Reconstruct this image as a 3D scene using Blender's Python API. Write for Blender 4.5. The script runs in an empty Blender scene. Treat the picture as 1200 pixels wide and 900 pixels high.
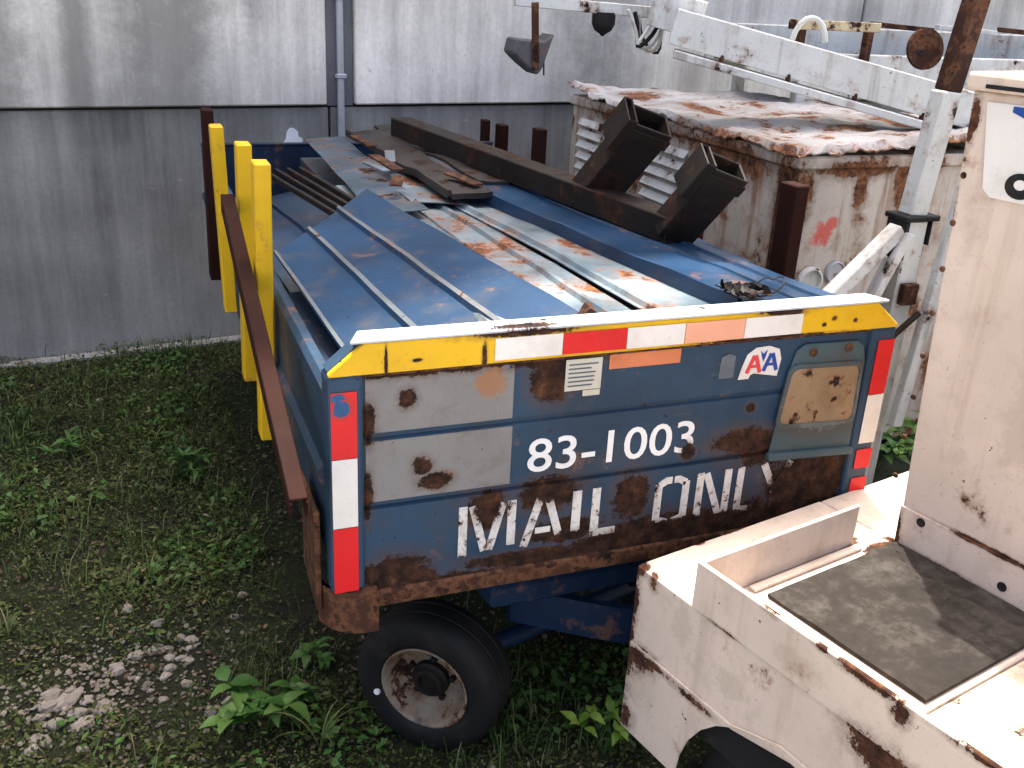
import bpy, bmesh, math, random
import numpy as np
from mathutils import Vector, Matrix, noise
random.seed(7)
R = math.radians
SC = bpy.context.scene
COL = SC.collection

# ------------------------------------------------------------------ camera
YAW, PITCH, ROLL, FPX = -.3845526, -.38788, .052888, 1147.985
cam = bpy.data.cameras.new('camera'); camo = bpy.data.objects.new('camera', cam); COL.objects.link(camo)
cy, sy = math.cos(YAW), math.sin(YAW)
_r = Vector((cy, sy, 0)); _f0 = Vector((-sy, cy, 0)); _u0 = Vector((0, 0, 1))
_f = _f0*math.cos(PITCH) + _u0*math.sin(PITCH); _u = -_f0*math.sin(PITCH) + _u0*math.cos(PITCH)
_r2 = _r*math.cos(ROLL) + _u*math.sin(ROLL); _u2 = -_r*math.sin(ROLL) + _u*math.cos(ROLL)
mw = Matrix((_r2, _u2, -_f)).transposed().to_4x4(); mw.translation = Vector((-.363317, -1.977793, 2.0543247))
camo.matrix_world = mw
cam.sensor_fit = 'HORIZONTAL'; cam.sensor_width = 36; cam.lens = FPX/1200*36
cam.clip_start = .05; cam.clip_end = 500
SC.camera = camo
SC.render.resolution_x = 1024; SC.render.resolution_y = 768

# ------------------------------------------------------------------ sky and sun
EL, AZ = 70.0, 70.0            # high sun behind the building: the wall shades the far half of the cart
w = bpy.data.worlds.new('World'); SC.world = w; w.use_nodes = True
nt = w.node_tree; nt.nodes.clear()
sky = nt.nodes.new('ShaderNodeTexSky'); sky.sky_type = 'NISHITA'; sky.sun_disc = False
sky.sun_elevation = R(EL); sky.sun_rotation = R(90-AZ)
sky.air_density = .5; sky.dust_density = 7.0; sky.ozone_density = .2
bg = nt.nodes.new('ShaderNodeBackground'); bg.inputs['Strength'].default_value = .15
wo = nt.nodes.new('ShaderNodeOutputWorld')
nt.links.new(sky.outputs[0], bg.inputs[0]); nt.links.new(bg.outputs[0], wo.inputs[0])
sl = bpy.data.lights.new('sun', 'SUN'); sl.energy = 2.0; sl.angle = R(.8); sl.color = (1, .95, .87)
so = bpy.data.objects.new('sun', sl); COL.objects.link(so); so.location = (5, 0, 8)
sd = Vector((math.cos(R(EL))*math.cos(R(AZ)), math.cos(R(EL))*math.sin(R(AZ)), math.sin(R(EL))))
so.rotation_euler = sd.to_track_quat('Z', 'Y').to_euler()
SC.view_settings.view_transform = 'Standard'; SC.view_settings.look = 'None'
SC.view_settings.gamma = 1; SC.view_settings.exposure = 2.4
SC.view_settings.use_curve_mapping = False

# ------------------------------------------------------------------ materials
class NT:
    def __init__(s, name):
        s.m = bpy.data.materials.new(name); s.m.use_nodes = True; s.t = s.m.node_tree; s.t.nodes.clear()
        s.out = s.t.nodes.new('ShaderNodeOutputMaterial'); s.b = s.t.nodes.new('ShaderNodeBsdfPrincipled'); s.b.inputs['Specular IOR Level'].default_value = .2
        s.t.links.new(s.b.outputs[0], s.out.inputs[0])
        s.tc = s.t.nodes.new('ShaderNodeTexCoord')
    def n(s, typ, **k):
        x = s.t.nodes.new(typ)
        for a, v in k.items(): setattr(x, a, v)
        return x
    def l(s, a, b): s.t.links.new(a, b)
    def put(s, sock, v):
        if hasattr(v, 'is_output') or isinstance(v, bpy.types.NodeSocket): s.l(v, sock)
        elif isinstance(v, (tuple, list)) and sock.type == 'RGBA': sock.default_value = (*v[:3], 1)
        else: sock.default_value = v
    def math(s, op, a, b=None, clamp=False):
        x = s.n('ShaderNodeMath', operation=op, use_clamp=clamp); s.put(x.inputs[0], a)
        if b is not None: s.put(x.inputs[1], b)
        return x.outputs[0]
    def noise(s, scale=5, detail=6, rough=.6, vec=None, stretch=None, off=None):
        v = vec if vec is not None else s.tc.outputs['Object']
        if stretch or off:
            mp = s.n('ShaderNodeMapping'); s.l(v, mp.inputs[0])
            if stretch: mp.inputs['Scale'].default_value = stretch
            if off: mp.inputs['Location'].default_value = off
            v = mp.outputs[0]
        x = s.n('ShaderNodeTexNoise'); s.l(v, x.inputs['Vector'])
        x.inputs['Scale'].default_value = scale; x.inputs['Detail'].default_value = detail; x.inputs['Roughness'].default_value = rough
        return x
    def ss(s, v, a, b, lo=0., hi=1.):
        x = s.n('ShaderNodeMapRange', interpolation_type='SMOOTHSTEP'); s.put(x.inputs[0], v)
        x.inputs[1].default_value = a; x.inputs[2].default_value = b; x.inputs[3].default_value = lo; x.inputs[4].default_value = hi
        return x.outputs[0]
    def mix(s, f, a, b, mode='MIX'):
        x = s.n('ShaderNodeMix', data_type='RGBA', blend_type=mode)
        s.put(x.inputs[0], f); s.put(x.inputs[6], a); s.put(x.inputs[7], b); return x.outputs[2]
    def ramp(s, f, stops):
        x = s.n('ShaderNodeValToRGB'); s.put(x.inputs[0], f); e = x.color_ramp.elements
        while len(e) < len(stops): e.new(.5)
        for q, (p, c) in zip(e, stops): q.position = p; q.color = (*c[:3], 1)
        return x.outputs[0]
    def bump(s, h, strength=.3, dist=.01, prev=None):
        x = s.n('ShaderNodeBump'); s.l(h, x.inputs['Height']); x.inputs['Strength'].default_value = strength; x.inputs['Distance'].default_value = dist
        if prev is not None: s.l(prev, x.inputs['Normal'])
        return x.outputs[0]
    def patches(s, pts, warp=.6, wscale=18, soft=0.):
        """worn/rusted spots with a place of their own: (x,y,z,rx,ry,rz) in object space -> 0..1"""
        pos = s.tc.outputs['Object']; cur = None
        for p in pts:
            a = s.n('ShaderNodeVectorMath', operation='SUBTRACT'); s.l(pos, a.inputs[0]); a.inputs[1].default_value = p[:3]
            d = s.n('ShaderNodeVectorMath', operation='DIVIDE'); s.l(a.outputs[0], d.inputs[0]); d.inputs[1].default_value = p[3:6]
            ln = s.n('ShaderNodeVectorMath', operation='LENGTH'); s.l(d.outputs[0], ln.inputs[0])
            cur = ln.outputs['Value'] if cur is None else s.math('MINIMUM', cur, ln.outputs['Value'])
        nz = s.noise(wscale, 6, .82)
        v = s.math('ADD', cur, s.math('MULTIPLY', s.math('SUBTRACT', nz.outputs[0], .5), warp*4.2))
        s.halo = s.ss(v, 1.9, 1.0)
        return s.ss(v, 1.12+soft, .92-soft)

RUST = [(.3, (.006, .004, .003)), (.44, (.018, .009, .006)), (.58, (.048, .021, .011)), (.74, (.13, .056, .026))]
ORANGE = [(.3,(.03,.015,.009)),(.45,(.10,.042,.02)),(.6,(.24,.11,.05)),(.75,(.40,.24,.13))]
def rustcol(t, scale=22, stops=RUST):
    return t.ramp(t.noise(scale, 5, .7, off=(3, 1, 7)).outputs[0], stops)

def paint(name, base, rust=.0, scale=7, rough=.5, vary=.25, pts=None, metal=0., streak=0., streakcol=None, base2=None, warp=.6, wscale=18,
          dirt=.3, dirtcol=(.06, .05, .04), fine=.25, ruststops=RUST, spec=.18, str2=.85, halo=True, chips=0., pts2=None, col2=(.5,.1,.08), scratch=0.):
    t = NT(name)
    big = t.noise(2.3, 3, .6, off=(1, 2, 3)).outputs[0]
    c = t.mix(t.ss(big, .3, .7), tuple(x*(1-vary) for x in base), tuple(min(1, x*(1+vary*.7)) for x in (base2 or base)))
    # rubbed-in grime, blotches and hairline scratches
    g = t.noise(9, 4, .7, off=(5, 5, 1)).outputs[0]
    c = t.mix(t.math('MULTIPLY', t.ss(g, .48, .75), dirt), c, dirtcol)
    sp = t.noise(90, 2, .6).outputs[0]
    c = t.mix(t.math('MULTIPLY', t.ss(sp, .62, .72), dirt*.7), c, dirtcol)
    if streak:
        st = t.noise(14, 3, .65, stretch=(1, 1, .07)).outputs[0]
        c = t.mix(t.math('MULTIPLY', t.ss(st, .5, .72), streak), c, streakcol or (.13, .055, .025))
    if scratch:
        sc1 = t.noise(30, 3, .7, stretch=(.12, 1, 1.6), off=(2, 0, 5)).outputs[0]; sc2 = t.noise(26, 3, .7, stretch=(1.5, 1, .1), off=(7, 0, 1)).outputs[0]
        c = t.mix(t.math('MULTIPLY', t.ss(t.math('MAXIMUM', sc1, sc2), .64, .72), scratch), c, tuple(min(.6, x*1.8+.02) for x in base))
    if pts2: c = t.mix(t.math('MULTIPLY', t.patches(pts2, .9, 16, .2), str2), c, col2)
    m = None
    if chips:
        m = t.ss(t.noise(34, 4, .75, off=(8, 3, 2)).outputs[0], .74-.14*chips, .755-.14*chips); m0 = m
    if rust > 0:
        nz = t.noise(scale, 6, .7)
        m = t.ss(nz.outputs[0], .69-.34*rust, .75-.34*rust)
        if chips: m = t.math('MAXIMUM', m, m0)
        hl = t.ss(nz.outputs[0], .62-.34*rust, .72-.34*rust)
    if pts:
        pm = t.patches(pts, warp, wscale)
        if halo: c = t.mix(t.math('MULTIPLY', t.halo, .4), c, (.085,.045,.025))
        m = pm if m is None else t.math('MAXIMUM', m, pm)
    nrm = t.bump(t.noise(35, 3, .6).outputs[0], fine, .004)
    if m is not None:
        if rust > 0 and halo: c = t.mix(t.math('MULTIPLY', hl, .45), c, (.22, .1, .045))
        c = t.mix(m, c, rustcol(t, 22, ruststops))
        rn = t.noise(120, 3, .7).outputs[0]
        nrm = t.bump(rn, .5, .004, nrm); t.l(t.math('MULTIPLY', m, .55), nrm.node.inputs['Strength'])
        r = t.math('ADD', t.math('MULTIPLY', m, .9-rough), t.math('ADD', rough-.1, t.math('MULTIPLY', big, .2)))
        t.l(r, t.b.inputs['Roughness'])
        if metal: t.l(t.math('MULTIPLY', t.math('SUBTRACT', 1, m), metal), t.b.inputs['Metallic'])
    else:
        t.l(t.math('ADD', rough-.12, t.math('MULTIPLY', g, .24)), t.b.inputs['Roughness']); t.b.inputs['Metallic'].default_value = metal
    t.b.inputs['Specular IOR Level'].default_value = spec
    t.l(c, t.b.inputs['Base Color']); t.l(nrm, t.b.inputs['Normal'])
    return t.m

M = {}
# --- front panel of the cart: the rust spots sit where the photograph shows them
PAN = [(.183,0,1.175,.022,.1,.022), (.221,0,.997,.024,.1,.022), (.252,0,.955,.04,.1,.022), (.536,0,1.18,.05,.1,.055), (.55,0,1.235,.12,.1,.02),
       (.25,0,1.245,.2,.1,.018), (.387,0,.85,.055,.1,.05), (.556,0,.875,.075,.1,.05), (.60,0,.76,.10,.1,.035), (.79,0,.83,.05,.1,.07), (.16,0,.70,.09,.1,.06),
       (.30,0,.655,.25,.1,.03), (.7,0,.665,.3,.1,.04), (.9,0,.72,.2,.1,.045), (1.2,0,.68,.35,.1,.075), (1.111,0,.955,.085,.1,.035), (1.2,0,.92,.12,.1,.05),
       (.09,0,1.12,.018,.1,.05), (.09,0,.93,.014,.1,.06), (1.12,0,1.046,.014,.1,.014), (.945,0,.935,.02,.1,.02), (1.35,0,.80,.14,.1,.09), (.75,0,.71,.12,.1,.025), (.49,0,.70,.15,.1,.02), (1.05,0,.715,.12,.1,.03), (1.47,0,.87,.03,.1,.06)]
M['panel'] = paint('painted_panel_blue', (.020,.045,.078), .12, 9, .55, .3, PAN, dirt=.55, dirtcol=(.05,.048,.044), chips=.55, scratch=.3, warp=.55, wscale=24)
M['panelgrey'] = paint('bare_grey_plate', (.17,.165,.155), .08, 9, .5, .2, PAN, dirt=.5, chips=.45, scratch=.35, pts2=[(.385,0,1.19,.035,.1,.045)], col2=(.27,.13,.06), dirtcol=(.12,.10,.075), warp=.5, wscale=24)
LET = [(.387,0,.855,.035,.1,.035),(.556,0,.88,.05,.1,.03),(.61,0,.735,.07,.1,.02),(.79,0,.83,.05,.1,.06),(.9,0,.72,.2,.1,.022),(1.25,0,.725,.12,.1,.035),(1.265,0,.80,.045,.1,.07),(1.1,0,.725,.1,.1,.015),(.5,0,.70,.3,.1,.03)]
M['letter'] = paint('lettering_white', (.60,.59,.55), .34, 24, .5, .06, LET, dirt=.6, dirtcol=(.2,.17,.13), chips=.7, warp=.65, wscale=24)
M['number'] = paint('number_white', (.70,.70,.68), 0, 16, .4, .04, [(.945,0,.935,.022,.1,.03)], dirt=.1, dirtcol=(.3,.24,.17))
M['blue'] = paint('cart_blue', (.020,.045,.078), .2, 6, .45, .35, dirt=.5, chips=.5, scratch=.3)
M['bluedark'] = paint('cart_blue_dirty', (.010,.022,.045), .25, 6, .55, .35, dirt=.5, dirtcol=(.025,.02,.018))
M['bluebogie'] = paint('bogie_blue', (.008,.021,.05), .1, 6, .4, .3, dirt=.4, dirtcol=(.01,.01,.012))
M['sheetblue'] = paint('sheet_blue', (.010,.034,.076), .05, 5, .5, .35, scratch=.4, chips=.35, dirt=.5, dirtcol=(.065,.063,.060), fine=.12, spec=.12)
M['ribwear'] = paint('sheet_worn_rib', (.09,.105,.115), .25, 7, .5, .35, dirt=.5, dirtcol=(.06,.045,.03), chips=.5)
M['sheetdeep'] = paint('sheet_deep_blue', (.010,.033,.074), .1, 5, .3, .45, scratch=.35, chips=.3, dirt=.4, dirtcol=(.05,.058,.065), fine=.1, spec=.3)
M['sheetpale'] = paint('sheet_pale', (.085,.135,.175), .42, 4.5, .35, .4, base2=(.155,.19,.205), dirt=.85, dirtcol=(.07,.052,.038), ruststops=[(.3,(.03,.016,.01)),(.45,(.09,.035,.018)),(.6,(.22,.085,.03)),(.75,(.36,.2,.11))], fine=.2)
M['sheetgrey'] = paint('sheet_grey_blue', (.05,.075,.10), .4, 6, .4, .4, dirt=.5)
M['sheetbrown'] = paint('sheet_brown', (.03,.026,.023), .4, 6, .6, .5, halo=False, dirt=.6, dirtcol=(.025,.02,.018))
M['rail'] = paint('rail_yellow', (.60,.36,.010), .02, 9, .4, .14, chips=.35, pts= [(.46,0,1.318,.12,.2,.012),(1.17,0,1.32,.07,.2,.014),(1.19,0,1.30,.02,.2,.02),(.36,0,1.265,.006,.2,.03),(1.33,0,1.285,.008,.2,.006),(1.30,0,1.27,.006,.2,.005),(1.4,0,1.275,.006,.2,.005),(.2,0,1.27,.012,.2,.004),(.13,0,1.27,.004,.2,.04),(1.12,0,1.248,.2,.2,.004)], dirt=.25, dirtcol=(.3,.15,.02), warp=.5, wscale=40)
M['railw'] = paint('rail_white', (.45,.49,.53), .05, 9, .4, .1, [(.46,.0,1.32,.09,.02,.012),(.52,.03,1.32,.01,.01,.01),(.95,.03,1.32,.01,.01,.01)], dirt=.2, dirtcol=(.35,.33,.3), wscale=40)
M['redtape'] = paint('tape_red', (.55,.012,.014), 0, 9, .35, .15, [(.03,0,1.17,.018,.1,.02),(.02,0,1.195,.018,.1,.012)], dirt=.08, ruststops=[(0,(.035,.085,.175)),(1,(.035,.085,.175))], wscale=30)
M['whitetape'] = paint('tape_white', (.64,.62,.57), 0, 9, .35, .08, dirt=.3, chips=.25, scratch=.0, dirtcol=(.4,.35,.28))
M['pinktape'] = paint('tape_faded_orange', (.66,.33,.21), 0, 9, .35, .1, dirt=.15, dirtcol=(.6,.4,.3))
M['orange'] = paint('label_orange', (.52,.17,.075), 0, 9, .5, .12, dirt=.2)
M['paper'] = paint('label_paper', (.50,.48,.40), 0, 9, .6, .12, dirt=.35, dirtcol=(.35,.3,.2))
M['fade'] = paint('label_ghost', (.10,.12,.14), 0, 9, .6, .2, dirt=.3)
M['pouch'] = paint('pouch_vinyl', (.045,.075,.085), .0, 9, .45, .3, [(1.36,0,1.05,.12,.2,.08)], dirt=.4, dirtcol=(.05,.04,.03), ruststops=[(.3,(.08,.1,.11)),(.7,(.14,.15,.14))])
M['pouchwin'] = paint('pouch_window', (.24,.165,.095), .35, 14, .35, .3, dirt=.5, dirtcol=(.12,.06,.02))
M['logored'] = paint('logo_red', (.6,.05,.05), 0, 9, .4, .05, dirt=.1)
M['logoblue'] = paint('logo_blue', (.02,.06,.25), 0, 9, .4, .05, dirt=.1)
M['stake'] = paint('stake_yellow', (.58,.35,.008), .05, 9, .4, .15, chips=.4, dirt=.15, dirtcol=(.3,.16,.03))
M['maroon'] = paint('stake_maroon', (.021,.0068,.0045), .1, 6, .75, .25, halo=False, spec=.08, dirt=.35, dirtcol=(.03,.014,.01))
M['rust'] = paint('solid_rust', (.042,.017,.010), .5, 8, .8, .4, dirt=.5, dirtcol=(.03,.015,.01))
M['rustdark'] = paint('dark_rusty_steel', (.013,.0095,.0075), .5, 7, .6, .4, halo=False, dirt=.5, dirtcol=(.012,.01,.01), ruststops=[(.3,(.010,.006,.0045)),(.5,(.022,.011,.007)),(.65,(.05,.022,.012)),(.8,(.10,.045,.022))])
M['black'] = paint('black_void', (.012,.012,.012), 0, 8, .7, .3)
M['rubber'] = paint('tyre_rubber', (.009,.009,.009), 0, 8, .7, .3, dirt=.6, dirtcol=(.028,.024,.019), scratch=.15)
M['rim'] = paint('rim_dirty', (.27,.225,.165), .5, 9, .6, .6, dirt=1., dirtcol=(.03,.022,.016))
M['hood'] = paint('hood_grey', (.07,.072,.075), .2, 9, .5, .3, dirt=.4)
M['galv'] = paint('galvanised', (.36,.37,.39), .05, 9, .4, .12, dirt=.3, dirtcol=(.2,.2,.2), metal=.2)
M['white'] = paint('machine_white', (.58,.58,.53), .38, 5, .5, .1, dirt=.4, dirtcol=(.32,.27,.2), streak=.4)
M['whiteclean'] = paint('boom_white', (.56,.57,.53), .24, 5, .5, .1, dirt=.5, dirtcol=(.3,.25,.19), streak=.45, chips=.5)
M['boxside'] = paint('cabinet_side', (.48,.42,.345), .42, 3.6, .55, .15, ruststops=ORANGE, pts= [(0,1.3,1.42,.05,.5,.05),(0,.5,1.40,.05,.3,.08),(0,.05,1.30,.05,.07,.2),(.04,0,1.32,.05,.05,.10),(.3,0,1.42,.2,.05,.035),(.33,0,1.34,.03,.05,.09),(.55,0,1.36,.04,.05,.10),(0,1.42,1.2,.05,.06,.12)], wscale=12, dirt=.55, dirtcol=(.3,.2,.12), streak=.9, streakcol=(.24,.12,.06), pts2=[(.17,0,1.15,.05,.05,.045),(.21,0,1.19,.03,.05,.03)], col2=(.6,.07,.05), chips=.5)
BHL = 1.46
LP = [(-.03,1.3,BHL,.05,.3,.03),(-.03,.55,BHL,.06,.35,.04),(-.03,.05,BHL,.10,.12,.05),(.35,-.03,BHL,.3,.05,.04),(.8,-.03,BHL+.03,.25,.06,.06),(.55,.35,BHL+.04,.10,.09,.1),(.3,1.2,BHL+.04,.06,.2,.1),(.7,1.0,BHL+.05,.14,.06,.1),(.25,1.8,BHL+.04,.1,.12,.1),(.9,.5,BHL+.06,.05,.12,.1)]
M['boxlid'] = paint('cabinet_lid', (.37,.37,.36), .40, 6.5, .5, .25, LP, wscale=12, streak=0., chips=.6, dirt=.7, dirtcol=(.3,.24,.18), ruststops=[(.3,(.03,.02,.015)),(.45,(.11,.05,.03)),(.6,(.24,.11,.055)),(.75,(.36,.2,.12))])
M['redpaint'] = paint('red_blotch', (.55,.10,.08), .15, 14, .6, .2, dirt=.3)
TP = [(0,-.30,.746,.02,.05,.006),(0,.0,.55,.012,.014,.05),(0,-.95,.866,.02,.12,.01),(.655,-.25,.80,.02,.01,.05),(.3,0,.75,.05,.006,.01),(.655,-.5,.862,.02,.12,.006),(.66,-.4,.755,.01,.12,.008),(0,-.02,.30,.02,.03,.04),(0,.0,.36,.012,.03,.10),(0,.0,.47,.02,.035,.05),(0,.0,.64,.012,.018,.10),(0,0,.74,.02,.03,.02),(0,-.1,.515,.02,.08,.01),(0,-.24,.512,.02,.07,.012),(0,-.05,.50,.02,.05,.03),(0,-.42,.868,.01,.035,.01),
      (0,-.55,.867,.02,.02,.008),(0,-.66,.866,.02,.08,.012),(0,-.74,.85,.02,.02,.03),(0,-.72,.72,.02,.08,.04),(.0,-.06,.735,.01,.015,.03),
      (.2,0,.75,.02,.01,.012),(.55,-.19,.75,.035,.02,.01),(.66,-.24,.76,.02,.03,.02),(.6,-.245,.75,.05,.015,.01),(.655,-.22,1.05,.02,.012,.09),(.655,-.21,1.3,.02,.01,.12),(.655,-.2,1.6,.02,.012,.06),(.655,-.21,1.82,.02,.012,.05),(.655,-.3,1.69,.02,.012,.02)]
M['cream'] = paint('tug_cream', (.55,.455,.37), .10, 6, .5, .1, TP, dirt=.5, dirtcol=(.36,.28,.21), warp=.6, wscale=26, streak=.3, streakcol=(.30,.21,.14), chips=.4, scratch=.12, ruststops=[(.3,(.012,.006,.004)),(.48,(.05,.02,.011)),(.62,(.12,.05,.024)),(.78,(.24,.11,.05))], pts2=[(0,-.17,.68,.02,.03,.06),(0,-.34,.62,.02,.05,.03),(0,-.8,.65,.02,.10,.05),(0,-.05,.42,.02,.03,.08),(.35,-.1,.75,.06,.04,.02),(0,-.5,.80,.02,.06,.03),(.655,-.5,1.2,.02,.05,.12)], col2=(.34,.27,.2), str2=.35, fine=.12)
M['creamrust'] = paint('tug_cream_rusted', (.56,.47,.37), .34, 12, .55, .1, dirt=.5, dirtcol=(.3,.18,.1))
def mat_rubber():
    t = NT('floor_mat_worn'); a = t.noise(4, 8, .7).outputs[0]; b = t.noise(30, 6, .7).outputs[0]
    c = t.ramp(t.math('ADD', t.math('MULTIPLY', a, .7), t.math('MULTIPLY', b, .3)), [(.36,(.010,.008,.006)),(.5,(.022,.018,.014)),(.66,(.075,.065,.055))])
    t.l(c, t.b.inputs['Base Color']); t.b.inputs['Roughness'].default_value = .8
    t.l(t.bump(b, .4, .005), t.b.inputs['Normal']); return t.m
M['mat'] = mat_rubber()
def concrete(name, lo, hi, streaky=.6, stain=.0, stainc=(.05,.05,.05)):
    t = NT(name); o = t.tc.outputs['Object']
    st = t.noise(3.2, 7, .62, stretch=(1,1,.12)).outputs[0]
    st2 = t.noise(13, 6, .7, stretch=(1,1,.05), off=(4,0,2)).outputs[0]
    cl = t.noise(.9, 4, .55, off=(2.2,0,.4)).outputs[0]
    fi = t.noise(45, 7, .7).outputs[0]
    v = t.math('ADD', t.math('MULTIPLY', st, streaky*.6), t.math('ADD', t.math('MULTIPLY', st2, streaky*.4), t.math('MULTIPLY', cl, 1-streaky)))
    c = t.ramp(v, [(.39, lo), (.60, hi)])
    c = t.mix(t.ss(fi, .35, .75, 0, .22), c, tuple(x*.55 for x in lo))
    if stain: c = t.mix(t.math('MULTIPLY', t.patches([(-.12,-.0,2.6,.24,.6,3.4),(-.95,0,2.4,.16,.6,2.6),(-.55,0,2.2,.07,.6,2.6),(.35,0,3.2,.06,.6,1.2),(-2.2,0,2.4,.4,.6,2.6),(2.6,0,3.4,.3,.6,2.6)], .5, 4.0, .6), stain), c, stainc)
    pit = t.noise(14, 3, .5, off=(9,1,1)).outputs[0]
    c = t.mix(t.ss(pit, .66, .76, 0, .6), c, (.42,.41,.38))
    t.l(c, t.b.inputs['Base Color']); t.b.inputs['Roughness'].default_value = .88
    t.l(t.bump(fi, .35, .006, t.bump(st, .3, .01)), t.b.inputs['Normal']); return t.m
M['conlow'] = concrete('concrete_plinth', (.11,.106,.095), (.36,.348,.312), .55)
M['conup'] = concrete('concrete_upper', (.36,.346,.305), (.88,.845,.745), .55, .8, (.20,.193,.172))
M['condark'] = concrete('concrete_joint', (.10,.10,.105), (.2,.2,.205), .5)
M['yard'] = concrete('bounce_concrete', (.33,.32,.29), (.5,.48,.44), .2)
M['plaster'] = paint('plaster_white', (.7,.7,.7), 0, 9, .8, .1)
def dirt_mat():
    t = NT('soil'); a = t.noise(1.6, 6, .6).outputs[0]; b = t.noise(28, 8, .7).outputs[0]; c3 = t.noise(120, 4, .6).outputs[0]
    c = t.ramp(t.math('ADD', t.math('MULTIPLY', a, .55), t.math('MULTIPLY', b, .45)), [(.36,(.006,.006,.004)),(.5,(.013,.013,.007)),(.64,(.026,.024,.014))])
    c = t.mix(t.ss(c3, .58, .72, 0, .6), c, (.06,.05,.036))
    c = t.mix(t.ss(t.noise(5, 5, .7, off=(4,4,0)).outputs[0], .42, .6, 0, .75), c, (.020,.028,.008))
    t.l(c, t.b.inputs['Base Color']); t.b.inputs['Roughness'].default_value = .95
    t.l(t.bump(b, .8, .03, t.bump(c3, .5, .008)), t.b.inputs['Normal']); return t.m
M['soil'] = dirt_mat()
def leafmat(name, stops, trans=.25, rough=.5):
    t = NT(name); at = t.n('ShaderNodeAttribute', attribute_name='tint')
    nz = t.noise(40, 3, .6).outputs[0]
    c = t.ramp(t.math('ADD', at.outputs['Fac'], t.math('MULTIPLY', t.math('SUBTRACT', nz, .5), .25), True), stops)
    t.l(c, t.b.inputs['Base Color']); t.b.inputs['Roughness'].default_value = rough
    tr = t.n('ShaderNodeBsdfTranslucent'); t.l(c, tr.inputs['Color'])
    mx = t.n('ShaderNodeMixShader'); mx.inputs[0].default_value = trans
    t.l(t.b.outputs[0], mx.inputs[1]); t.l(tr.outputs[0], mx.inputs[2]); t.l(mx.outputs[0], t.out.inputs[0]); return t.m
GREEN = [(0,(.007,.011,.003)), (.3,(.026,.042,.008)), (.6,(.058,.082,.017)), (.8,(.098,.108,.032)), (.93,(.14,.125,.055)), (1,(.18,.14,.08))]
M['cover'] = leafmat('leaf_cover', GREEN)
M['litter'] = leafmat('leaf_litter', [(0,(.03,.02,.012)),(.5,(.09,.06,.035)),(1,(.2,.15,.09))], .05, .8)
M['leaf'] = leafmat('leaf_broad', [(0,(.03,.075,.015)),(.5,(.06,.14,.03)),(1,(.12,.2,.05))], .3, .4)
M['leafsuntint'] = leafmat('leaf_sun_tint', [(0,(.08,.17,.02)),(1,(.2,.3,.05))], .35, .4)  # lighter copy of the broad leaf: sunlight on the weed put into its colour
M['blade'] = leafmat('grass_blade', [(0,(.03,.06,.015)),(.6,(.08,.13,.035)),(1,(.2,.18,.09))], .25, .5)
def stone_mat():
    t = NT('limestone'); oi = t.n('ShaderNodeObjectInfo')
    n1 = t.noise(25, 7, .65).outputs[0]
    c = t.ramp(n1, [(.3,(.10,.088,.072)),(.5,(.27,.24,.205)),(.7,(.44,.40,.35))])
    c = t.mix(t.ss(oi.outputs['Random'], 0, 1, .0, .45), c, (.17,.14,.11))
    t.l(c, t.b.inputs['Base Color']); t.b.inputs['Roughness'].default_value = .9
    t.l(t.bump(n1, .6, .01), t.b.inputs['Normal']); return t.m
M['stone'] = stone_mat()
M['gravel'] = paint('gravel_crumb', (.13,.115,.09), 0, 9, .9, .4, dirt=.6, dirtcol=(.05,.04,.03))

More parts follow.
